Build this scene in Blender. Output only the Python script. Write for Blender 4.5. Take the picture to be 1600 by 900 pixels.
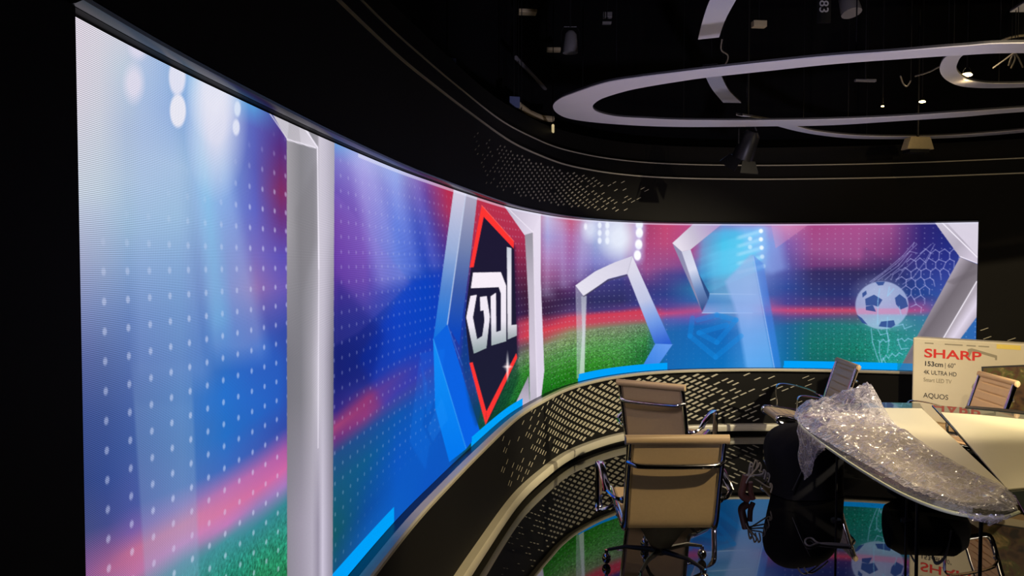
import bpy, math, random
import numpy as np
from mathutils import Vector, Matrix
random.seed(7)
rng = np.random.default_rng(7)
for o in list(bpy.data.objects):
    bpy.data.objects.remove(o)
S = bpy.context.scene
COL = S.collection

# ------------------------------------------------------------------ camera
EYE, F, PITCH = 1.8, 1200.0, math.atan(40/1200.0)
cd = bpy.data.cameras.new('camera')
cam = bpy.data.objects.new('camera', cd); COL.objects.link(cam)
cam.location = (0, 0, EYE)
cam.rotation_euler = (math.pi/2 - PITCH, 0, 0)
cd.sensor_width = 36; cd.lens = F/1600*36; cd.clip_start = .05; cd.clip_end = 60
S.camera = cam
# ------------------------------------------------------------------ world, exposure
w = bpy.data.worlds.new('world'); S.world = w; w.use_nodes = True
w.node_tree.nodes['Background'].inputs[0].default_value = (.6, .55, .5, 1)
w.node_tree.nodes['Background'].inputs[1].default_value = .008
S.view_settings.view_transform = 'Standard'; S.view_settings.look = 'None'
S.view_settings.exposure = 0; S.view_settings.gamma = 1
S.view_settings.use_curve_mapping = False
# ------------------------------------------------------------------ studio lamps (unseen ones above and behind the camera) and added lilac fills
def spot(name, loc, tgt, energy, col, size=60, rad=.04, blend=.3):
    l = bpy.data.lights.new(name, 'SPOT'); l.energy = energy; l.color = col
    l.spot_size = math.radians(size); l.spot_blend = blend; l.shadow_soft_size = rad
    o = bpy.data.objects.new(name, l); COL.objects.link(o); o.location = loc
    o.rotation_euler = (Vector(tgt)-Vector(loc)).to_track_quat('-Z', 'Y').to_euler()
    return o
WARM = (1, .80, .50)
spot('corner_wall_spot', (5.7, 2.7, 3.5), (1.25, 7.5, .35), 1650, (1, .86, .60), 40, .05, .6)
spot('near_chair_spot', (2.9, 1.4, 4.1), (.45, 4.3, .45), 760, WARM, 36, .05, .5)
spot('table_spot', (3.3, 2.8, 4.15), (3.1, 4.8, .75), 200, WARM, 76, .04, .6)
spot('carton_spot', (1.6, 1.2, 4.1), (4.6, 6.35, .8), 1150, WARM, 27, .04, .3)
LILAC = (.80, .72, 1)
spot('added_ring_uplight', (1.6, 1.0, .2), (1.5, 5.5, 3.0), 340, LILAC, 44, .15, .6)  # unseen uplight near the floor, added to brighten the ceiling rings
spot('added_lilac_fill', (-.1, 2.0, 3.7), (2.25, 6.6, .5), 300, (.86, .76, 1), 36, .35, .7)  # unseen soft fill, added to strengthen the lilac screen light on the chairs
spot('backlight_spot', (3.9, 6.9, 4.1), (2.1, 4.6, .75), 360, WARM, 46, .06, .5)
spot('cornice_spot', (5.2, 1.5, 2.9), (4.2, 8.0, 2.72), 120, WARM, 62, .05, .9)

def px2w(x, y, h):
    """point of the photograph lifted to the horizontal plane at height h"""
    xc = (x-800)/F; yc = (450-y)/F
    c, s = math.cos(PITCH), math.sin(PITCH)
    d = Vector((xc, c+yc*s, -s+yc*c))
    t = (h-EYE)/d.z
    return Vector((0, 0, EYE)) + d*t
def px2d(x, y, Y):
    xc = (x-800)/F; yc = (450-y)/F
    c, s = math.cos(PITCH), math.sin(PITCH)
    d = Vector((xc, c+yc*s, -s+yc*c))
    return Vector((0, 0, EYE)) + d*(Y/d.y)

# ------------------------------------------------------------------ materials
def mat(name, col, rough=.5, metal=0, emis=None, es=0, spec=.5, trans=0, ior=1.5, alpha=1, coat=0, sheen=0, noise=0, nscale=40, bump=0):
    m = bpy.data.materials.new(name); m.use_nodes = True
    nt = m.node_tree; b = nt.nodes['Principled BSDF']
    b.inputs['Base Color'].default_value = (*col, 1)
    b.inputs['Roughness'].default_value = rough; b.inputs['Metallic'].default_value = metal
    b.inputs['Specular IOR Level'].default_value = spec; b.inputs['IOR'].default_value = ior
    b.inputs['Transmission Weight'].default_value = trans; b.inputs['Alpha'].default_value = alpha
    b.inputs['Coat Weight'].default_value = coat
    if emis: b.inputs['Emission Color'].default_value = (*emis, 1); b.inputs['Emission Strength'].default_value = es
    if noise or bump:
        tc = nt.nodes.new('ShaderNodeTexCoord'); n = nt.nodes.new('ShaderNodeTexNoise')
        n.inputs['Scale'].default_value = nscale; n.inputs['Detail'].default_value = 4
        nt.links.new(tc.outputs['Object'], n.inputs['Vector'])
        if noise:
            r = nt.nodes.new('ShaderNodeMapRange')
            r.inputs['To Min'].default_value = 1-noise; r.inputs['To Max'].default_value = 1+noise
            nt.links.new(n.outputs['Fac'], r.inputs['Value'])
            mx = nt.nodes.new('ShaderNodeVectorMath'); mx.operation = 'SCALE'
            mx.inputs[0].default_value = col
            nt.links.new(r.outputs['Result'], mx.inputs['Scale'])
            nt.links.new(mx.outputs['Vector'], b.inputs['Base Color'])
        if bump:
            bp = nt.nodes.new('ShaderNodeBump'); bp.inputs['Strength'].default_value = bump; bp.inputs['Distance'].default_value = .002
            nt.links.new(n.outputs['Fac'], bp.inputs['Height']); nt.links.new(bp.outputs['Normal'], b.inputs['Normal'])
    return m
M = {}
M['wall'] = mat('matte_black_wall', (.0072, .0067, .0053), .65, spec=.12, noise=.12, nscale=6)
M['void'] = mat('black_void', (.004, .004, .005), .9, spec=.1, noise=.2, nscale=3)
M['cream'] = mat('cream_laminate', (.50, .46, .335), .35, noise=.05, nscale=12)
M['rail'] = mat('black_rail', (.008, .009, .014), .3, spec=.4, noise=.05)
M['chrome'] = mat('polished_aluminium', (.62, .62, .64), .09, 1, noise=.03)
M['dark_metal'] = mat('black_metal', (.008, .008, .009), .4, .2, noise=.1)
M['tan'] = mat('tan_leather', (.43, .305, .16), .5, noise=.06, nscale=60, bump=.2)
M['pale_tan'] = mat('pale_tan_leather', (.72, .48, .26), .42, noise=.05, nscale=60, bump=.15)
M['white_panel'] = mat('ivory_laminate', (.78, .71, .49), .35, noise=.02, nscale=5)
M['glass'] = mat('dark_green_glass', (.035, .045, .038), .03, spec=.8, ior=1.5, noise=.02)
M['glass_edge'] = mat('polished_glass_edge', (.62, .66, .46), .25, noise=.03)
M['ring'] = mat('white_ring_panel', (.84, .82, .82), .6, noise=.04, nscale=3)
M['ring_edge'] = mat('grey_ring_rim', (.05, .05, .055), .5, noise=.05)
M['bag'] = mat('black_nylon', (.007, .007, .009), .95, spec=.1, noise=.2, nscale=50, bump=.4)
M['grey_strap'] = mat('grey_webbing', (.22, .21, .20), .6, noise=.1, nscale=80)
M['carton'] = mat('ivory_carton', (.62, .56, .40), .55, noise=.04, nscale=8)
M['red_ink'] = mat('red_ink', (.62, .03, .02), .5, noise=.03)
M['black_ink'] = mat('black_ink', (.03, .03, .03), .5, noise=.03)
M['grey_ink'] = mat('grey_ink', (.30, .27, .18), .5, noise=.03)
M['yellow_tape'] = mat('yellow_label', (.80, .62, .12), .5, noise=.03)
M['wood'] = mat('pale_wood', (.50, .33, .15), .5, noise=.25, nscale=9)
M['steel'] = mat('brushed_steel', (.35, .35, .36), .3, 1, noise=.05)
M['grey_fixture'] = mat('grey_painted_metal', (.16, .155, .15), .5, noise=.1)
M['beige_fixture'] = mat('beige_painted_metal', (.50, .42, .24), .5, noise=.1)
M['blue_fixture'] = mat('blue_grey_metal', (.10, .13, .25), .4, noise=.1)
M['lamp'] = mat('glowing_lamp', (1, .8, .4), .5, emis=(1, .72, .32), es=14, noise=.02)
M['dim_lamp'] = mat('dim_glowing_tube', (1, .8, .4), .5, emis=(1, .80, .40), es=.45, noise=.02)
M['rubber'] = mat('grey_cable', (.16, .15, .14), .5, noise=.1)
M['redbrown'] = mat('red_brown_cable', (.07, .022, .015), .5, noise=.1)
M['beige_cable'] = mat('beige_cable', (.22, .19, .13), .5, noise=.1)
M['white_text'] = mat('pale_lettering', (.45, .45, .45), .6, noise=.05)

# glossy black floor
def floor_mat():
    m = bpy.data.materials.new('polished_black_floor'); m.use_nodes = True
    nt = m.node_tree; nt.nodes.clear()
    out = nt.nodes.new('ShaderNodeOutputMaterial'); mix = nt.nodes.new('ShaderNodeMixShader')
    d = nt.nodes.new('ShaderNodeBsdfDiffuse'); d.inputs[0].default_value = (.004, .004, .004, 1)
    g = nt.nodes.new('ShaderNodeBsdfGlossy'); g.inputs['Roughness'].default_value = .015
    g.inputs[0].default_value = (.9, .9, .9, 1)
    fr = nt.nodes.new('ShaderNodeFresnel'); fr.inputs['IOR'].default_value = 2.3
    tc = nt.nodes.new('ShaderNodeTexCoord'); n = nt.nodes.new('ShaderNodeTexNoise'); n.inputs['Scale'].default_value = 1.3
    bp = nt.nodes.new('ShaderNodeBump'); bp.inputs['Strength'].default_value = .03; bp.inputs['Distance'].default_value = .02
    nt.links.new(tc.outputs['Object'], n.inputs['Vector']); nt.links.new(n.outputs['Fac'], bp.inputs['Height'])
    nt.links.new(bp.outputs['Normal'], g.inputs['Normal'])
    nt.links.new(fr.outputs[0], mix.inputs[0]); nt.links.new(d.outputs[0], mix.inputs[1]); nt.links.new(g.outputs[0], mix.inputs[2])
    nt.links.new(mix.outputs[0], out.inputs[0])
    return m
M['floor'] = floor_mat()

# crumpled clear film: facets tilted at random, creases that scatter white
def film_mat():
    m = bpy.data.materials.new('clear_plastic_film'); m.use_nodes = True
    nt = m.node_tree; nt.nodes.clear(); L = nt.links.new; N = nt.nodes.new
    out = N('ShaderNodeOutputMaterial')
    tr = N('ShaderNodeBsdfTransparent'); tr.inputs[0].default_value = (.94, .93, .97, 1)
    df = N('ShaderNodeBsdfDiffuse'); df.inputs[0].default_value = (.80, .76, .86, 1)
    tl = N('ShaderNodeBsdfTranslucent'); tl.inputs[0].default_value = (.8, .76, .86, 1)
    gl = N('ShaderNodeBsdfGlossy'); gl.inputs['Roughness'].default_value = .08
    g2 = N('ShaderNodeBsdfGlossy'); g2.inputs['Roughness'].default_value = .22
    tc = N('ShaderNodeTexCoord'); ge = N('ShaderNodeNewGeometry')
    mp = N('ShaderNodeMapping'); mp.inputs['Rotation'].default_value = (0, 0, 1.08); mp.inputs['Scale'].default_value = (.55, 1.15, 1)
    n2 = N('ShaderNodeTexNoise'); n2.inputs['Scale'].default_value = 7; n2.inputs['Detail'].default_value = 3
    av = N('ShaderNodeVectorMath'); av.operation = 'MULTIPLY_ADD'; av.inputs[1].default_value = (.12, .12, .12)
    L(tc.outputs['Object'], n2.inputs['Vector']); L(n2.outputs['Color'], av.inputs[0]); L(tc.outputs['Object'], av.inputs[2]); L(av.outputs[0], mp.inputs[0])
    def facets(scale, k, base):
        v = N('ShaderNodeTexVoronoi'); v.inputs['Scale'].default_value = scale; L(mp.outputs[0], v.inputs['Vector'])
        s = N('ShaderNodeVectorMath'); s.operation = 'SUBTRACT'; s.inputs[1].default_value = (.5, .5, .5); L(v.outputs['Color'], s.inputs[0])
        a = N('ShaderNodeVectorMath'); a.operation = 'MULTIPLY_ADD'; a.inputs[1].default_value = (k, k, k*.3); L(s.outputs[0], a.inputs[0]); L(base, a.inputs[2])
        return a.outputs[0]
    big = facets(24, .40, ge.outputs['Normal']); sm = facets(115, 1.1, big)
    nn = N('ShaderNodeVectorMath'); nn.operation = 'NORMALIZE'; L(sm, nn.inputs[0]); L(nn.outputs[0], gl.inputs['Normal'])
    nb = N('ShaderNodeVectorMath'); nb.operation = 'NORMALIZE'; L(big, nb.inputs[0])
    L(nb.outputs[0], df.inputs['Normal']); L(nb.outputs[0], g2.inputs['Normal'])
    cr = None
    for sc_ in (13, 31):
        ve = N('ShaderNodeTexVoronoi'); ve.feature = 'DISTANCE_TO_EDGE'; ve.inputs['Scale'].default_value = sc_; L(mp.outputs[0], ve.inputs['Vector'])
        r = N('ShaderNodeMapRange'); r.inputs['From Max'].default_value = .05; r.inputs['To Min'].default_value = .85 if sc_ < 20 else .65; r.inputs['To Max'].default_value = .30; L(ve.outputs['Distance'], r.inputs['Value'])
        if cr is None: cr = r.outputs[0]
        else:
            mx = N('ShaderNodeMath'); mx.operation = 'MAXIMUM'; L(cr, mx.inputs[0]); L(r.outputs[0], mx.inputs[1]); cr = mx.outputs[0]
    a = N('ShaderNodeMixShader'); a.inputs[0].default_value = .25; L(df.outputs[0], a.inputs[1]); L(tl.outputs[0], a.inputs[2])
    b = N('ShaderNodeMixShader'); L(cr, b.inputs[0]); L(tr.outputs[0], b.inputs[1]); L(a.outputs[0], b.inputs[2])
    g = N('ShaderNodeMixShader'); g.inputs[0].default_value = .2; L(gl.outputs[0], g.inputs[1]); L(g2.outputs[0], g.inputs[2])
    c = N('ShaderNodeMixShader'); c.inputs[0].default_value = .30; L(b.outputs[0], c.inputs[1]); L(g.outputs[0], c.inputs[2])
    L(c.outputs[0], out.inputs[0])
    return m
M['film'] = film_mat()

# ------------------------------------------------------------------ object helpers
def tag(o, label=None, cat=None, group=None, kind=None):
    if label: o['label'] = label
    if cat: o['category'] = cat
    if group: o['group'] = group
    if kind: o['kind'] = kind
    return o
def empty(name, loc=(0, 0, 0), rz=0):
    o = bpy.data.objects.new(name, None); COL.objects.link(o); o.location = loc; o.rotation_euler = (0, 0, rz)
    o.empty_display_size = .1
    return o
class MB:
    def __init__(s): s.v = []; s.f = []
    def add(s, vs, fs):
        k = len(s.v); s.v += [tuple(p) for p in vs]; s.f += [tuple(i+k for i in f) for f in fs]; return s
    def box(s, c, size, rot=None):
        x, y, z = (a/2 for a in size)
        vs = [Vector((i*x, j*y, k*z)) for i in (-1, 1) for j in (-1, 1) for k in (-1, 1)]
        if rot is not None: vs = [rot @ p for p in vs]
        vs = [p+Vector(c) for p in vs]
        return s.add(vs, [(0, 1, 3, 2), (4, 6, 7, 5), (0, 4, 5, 1), (2, 3, 7, 6), (0, 2, 6, 4), (1, 5, 7, 3)])
    def tube(s, path, r, n=10, r2=None, up=None, closed=False):
        path = [Vector(p) for p in path]; N = len(path)
        rs = r if isinstance(r, (list, tuple)) else [r]*N
        k = len(s.v); prev = None
        for i, p in enumerate(path):
            a = path[i-1] if (i or closed) else p; b = path[(i+1) % N] if (i < N-1 or closed) else p
            t = (b-a).normalized()
            u = Vector(up) if up is not None else (prev if prev is not None else Vector((0, 0, 1)))
            if abs(u.dot(t)) > .98: u = Vector((1, 0, 0)) if abs(t.x) < .9 else Vector((0, 1, 0))
            sx = t.cross(u).normalized(); uu = sx.cross(t).normalized()
            if up is None: prev = uu
            for j in range(n):
                an = 2*math.pi*j/n
                q = p + sx*math.cos(an)*rs[i] + uu*math.sin(an)*(r2 if r2 else rs[i])
                s.v.append(tuple(q))
        for i in range(N-1 if not closed else N):
            for j in range(n):
                a = k+i*n+j; b = k+i*n+(j+1) % n; c = k+((i+1) % N)*n+(j+1) % n; d = k+((i+1) % N)*n+j
                s.f.append((a, b, c, d))
        if not closed:
            s.f.append(tuple(k+j for j in reversed(range(n)))); s.f.append(tuple(k+(N-1)*n+j for j in range(n)))
        return s
    def sphere(s, c, r, n=10, sc=(1, 1, 1)):
        k = len(s.v); c = Vector(c)
        for i in range(n+1):
            th = math.pi*i/n
            for j in range(2*n):
                ph = math.pi*j/n
                s.v.append((c.x+r*sc[0]*math.sin(th)*math.cos(ph), c.y+r*sc[1]*math.sin(th)*math.sin(ph), c.z+r*sc[2]*math.cos(th)))
        for i in range(n):
            for j in range(2*n):
                s.f.append((k+i*2*n+j, k+(i+1)*2*n+j, k+(i+1)*2*n+(j+1) % (2*n), k+i*2*n+(j+1) % (2*n)))
        return s
    def prism(s, poly, z0, z1):
        n = len(poly); vs = [(p[0], p[1], z0) for p in poly]+[(p[0], p[1], z1) for p in poly]
        return s.add(vs, [tuple(reversed(range(n))), tuple(range(n, 2*n))]+[(i, (i+1) % n, n+(i+1) % n, n+i) for i in range(n)])
    def build(s, name, m, parent=None, smooth=False, bevel=0):
        me = bpy.data.meshes.new(name); me.from_pydata(s.v, [], s.f); me.update()
        me.materials.append(m)
        if smooth: me.polygons.foreach_set('use_smooth', [True]*len(me.polygons))
        o = bpy.data.objects.new(name, me); COL.objects.link(o)
        if smooth: me.set_sharp_from_angle(angle=math.radians(40))
        if bevel:
            b = o.modifiers.new('bevel', 'BEVEL'); b.width = bevel; b.segments = 2; b.limit_method = 'ANGLE'
        if parent: o.parent = parent
        return o
def smooth_path(pts, n=6, closed=False):
    P = [Vector(p) for p in pts]; out = []; N = len(P)
    for i in range(N if closed else N-1):
        a = P[i-1] if (i or closed) else P[0]; b = P[i]; c = P[(i+1) % N]
        d = P[(i+2) % N] if (i+2 < N or closed) else P[-1]
        for k in range(n):
            t = k/n
            out.append(.5*((2*b)+(c-a)*t+(2*a-5*b+4*c-d)*t*t+(3*b-a-3*c+d)*t**3))
    if not closed: out.append(P[-1])
    return out

# ------------------------------------------------------------------ plan curve of the studio wall (screen face)
PLAN = [(-.76, -3.2), (-.745, -1.5), (-.73, 0), (-.712, 1.22), (-.70, 1.55), (-.655, 2.05), (-.60, 2.55), (-.50, 3.28), (-.395, 3.85), (-.265, 4.5),
        (-.02, 5.60), (.245, 6.38), (.43, 6.82), (.62, 7.13), (.92, 7.50), (1.30, 7.80), (1.70, 7.97), (2.2, 8.06), (2.75, 8.08), (3.5, 7.99), (4.12, 7.85), (4.63, 7.66), (5.6, 7.22), (7.6, 6.1)]
cp = np.array([(p.x, p.y) for p in smooth_path([(a, b, 0) for a, b in PLAN], 24)])
seg = np.r_[0, np.cumsum(np.hypot(*np.diff(cp, axis=0).T))]
NS = 4000
ss = np.linspace(0, seg[-1], NS)
cx = np.interp(ss, seg, cp[:, 0]); cy = np.interp(ss, seg, cp[:, 1])
ker = np.exp(-np.linspace(-2, 2, 81)**2); ker /= ker.sum()
def smth(a):
    b = np.r_[2*a[0]-a[40:0:-1], a, 2*a[-1]-a[-2:-42:-1]]
    return np.convolve(b, ker, 'valid')
for _ in range(3): cx = smth(cx); cy = smth(cy)
seg = np.r_[0, np.cumsum(np.hypot(np.diff(cx), np.diff(cy)))]
tx = np.gradient(cx, seg); ty = np.gradient(cy, seg)
nx, ny = ty, -tx                      # towards the room
ln = np.hypot(nx, ny); nx /= ln; ny /= ln
vis = cy > .3
cpx = np.where(vis, 800+F*cx/np.maximum(cy, .3)*1.0, -9999)
i0 = np.argmax(vis)
def s_of_px(x): return np.interp(x, cpx[i0:], seg[i0:])
def pt(s, off=0):
    s = np.asarray(s, float)
    return (np.interp(s, seg, cx)+off*np.interp(s, seg, nx), np.interp(s, seg, cy)+off*np.interp(s, seg, ny))
S0, S1 = float(s_of_px(108.5)), float(s_of_px(1527))
ZB, ZT = .69, 2.20
SEND = seg[-1]

def sweep(mb, s0, s1, prof, step=.05, closed=True):
    n = max(2, int((s1-s0)/step)); sl = np.linspace(s0, s1, n+1); k = len(mb.v); m = len(prof)
    for s_ in sl:
        for (o, z) in prof:
            x, y = pt(s_, o); mb.v.append((float(x), float(y), z))
    for i in range(n):
        for j in range(m if closed else m-1):
            a = k+i*m+j; b = k+i*m+(j+1) % m
            mb.f.append((a, b, b+m, a+m))
    if closed:
        mb.f.append(tuple(k+j for j in reversed(range(m)))); mb.f.append(tuple(k+n*m+j for j in range(m)))
    return mb

# ------------------------------------------------------------------ structure
def struct(o): o['kind'] = 'structure'; return o
struct(MB().box((3.2, 3.2, -.05), (10, 13, .1)).build('floor', M['floor']))
wb = MB()
sweep(wb, 0, SEND, [(-.35, 0), (.03, 0), (.03, ZB-.03), (-.35, ZB-.03)])
sweep(wb, 0, SEND, [(-.35, ZT+.004), (.02, ZT+.004), (.02, 2.665), (-.35, 2.665)])
sweep(wb, 0, S0-.004, [(-.35, ZB-.03), (.02, ZB-.03), (.02, ZT+.004), (-.35, ZT+.004)])
sweep(wb, S1+.004, SEND, [(-.35, ZB-.03), (.02, ZB-.03), (.02, ZT+.004), (-.35, ZT+.004)])
sweep(wb, S0-.004, S1+.004, [(-.35, ZB-.03), (-.09, ZB-.03), (-.09, ZT+.004), (-.35, ZT+.004)])
sweep(wb, 0, SEND, [(-.40, 2.665), (-.05, 2.665), (-.05, 2.82), (-.40, 2.82)])
sweep(wb, 0, SEND, [(-.45, 2.82), (-.13, 2.82), (-.13, 3.02), (-.45, 3.02)])
struct(wb.build('wall_back', M['wall']))
struct(sweep(MB(), 0, SEND, [(-.55, 3.02), (-.50, 3.02), (-.50, 4.95), (-.55, 4.95)]).build('wall_upper', M['void']))
struct(sweep(MB(), S0, S1, [(-.02, ZB-.03), (.040, ZB-.03), (.040, ZB-.002), (-.02, ZB-.002)]).build('trim_6', M['rail']))
struct(sweep(MB(), S0, S1, [(.040, ZB-.03), (.078, ZB-.03), (.085, ZB-.022), (.085, ZB-.008), (.078, ZB-.001), (.040, ZB-.001)]).build('trim_1', M['cream'], smooth=True))
struct(sweep(MB(), 2.0, S1+1.0, [(.025, .035), (.085, .035), (.09, .045), (.09, .095), (.082, .105), (.025, .105)]).build('trim_2', M['cream'], smooth=True))
struct(sweep(MB(), 0, SEND, [(-.03, 2.662), (.026, 2.662), (.026, 2.674), (-.03, 2.674)]).build('trim_3', M['cream']))
struct(sweep(MB(), 0, SEND, [(-.10, 2.816), (-.046, 2.816), (-.046, 2.826), (-.10, 2.826)]).build('trim_4', M['cream']))
struct(sweep(MB(), S0-.02, S1+.01, [(0, ZT+.005), (.03, ZT+.005), (.042, ZT+.010), (.045, ZT+.016), (.040, ZT+.022), (.02, ZT+.026), (0, ZT+.026)]).build('trim_5', M['rail'], smooth=True))
struct(MB().box((3.2, 3.2, 5.0), (10, 13, .1)).build('ceiling', M['void']))
struct(MB().box((8.15, 3.2, 2.5), (.1, 13, 5.1)).build('wall_right', M['void']))
struct(MB().box((3.2, -3.25, 2.5), (10, .1, 5.1)).build('wall_front', M['void']))

# slanted cream dashes set into the wall
def dashes(name, s_lo, s_hi, z_lo, z_hi, dens, off, ln_=lambda u: 1, k0=1):
    mb = MB(); a = (.058*k0, -.023*k0); b = (.027*k0, -.084*k0); d0 = (.066*k0, .029*k0)
    r = random.Random(3)
    for j in range(-60, 60):
        for i in range(-400, 400):
            u = s_lo+i*a[0]+j*b[0]; z = z_hi+i*a[1]+j*b[1]
            if not (s_lo < u < s_hi and z_lo < z < z_hi): continue
            f, p = dens(u, z); d = (d0[0]*ln_(u), d0[1]*ln_(u))
            if f <= 0 or r.random() > p: continue
            q = [(u-d[0]/2-f*a[0]/2, z-d[1]/2-f*a[1]/2), (u+d[0]/2-f*a[0]/2, z+d[1]/2-f*a[1]/2),
                 (u+d[0]/2+f*a[0]/2, z+d[1]/2+f*a[1]/2), (u-d[0]/2+f*a[0]/2, z-d[1]/2+f*a[1]/2)]
            if min(k[1] for k in q) < z_lo or max(k[1] for k in q) > z_hi: continue
            vs = []
            for oo in (off, off+.002):
                for (uu, zz) in q:
                    x, y = pt(uu, oo); vs.append((float(x), float(y), zz))
            mb.add(vs, [(3, 2, 1, 0), (4, 5, 6, 7), (0, 1, 5, 4), (1, 2, 6, 5), (2, 3, 7, 6), (3, 0, 4, 7)])
    return mb.build(name, M['cream'])
K = lambda xs, ys: (lambda u: float(np.interp(u, [float(s_of_px(x)) for x in xs], ys)))
f1 = K([770, 800, 835, 870, 920, 1000, 1080, 1130, 1200, 1270], [.05, .06, .15, .38, .58, .58, .46, .30, .2, .12])
p1 = K([770, 800, 835, 870, 920, 1030, 1080, 1130, 1200, 1270, 1300], [.06, .2, .6, .97, 1, 1, .9, .7, .38, .2, 0])
o = dashes('dash_pattern', float(s_of_px(770)), float(s_of_px(1300)), .12, .645, lambda u, z: (f1(u), p1(u)), .0301, K([780, 860, 960, 1090, 1200], [.8, .80, .82, .95, 1]))
wall = bpy.data.objects['wall_back']; o.parent = wall
f2 = K([735, 780, 830, 870, 920, 1010], [.12, .22, .40, .40, .2, .12])
p2 = K([735, 760, 800, 840, 900, 950, 1000, 1015], [.2, .6, .95, 1, .95, .6, .2, 0])
o = dashes('dash_pattern', float(s_of_px(735)), float(s_of_px(1015)), 2.29, 2.62, lambda u, z: (f2(u), p2(u)), .0201, K([740, 860, 930, 1010], [.5, .5, .8, .95]), .86); o.parent = wall
o = dashes('dash_pattern', float(s_of_px(1530)), SEND-.3, .12, 1.45,
           lambda u, z: (.16, max(0, min(.9, (u-float(s_of_px(1500)))*1.3*(1.35-z)))), .0201); o.parent = wall

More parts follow.
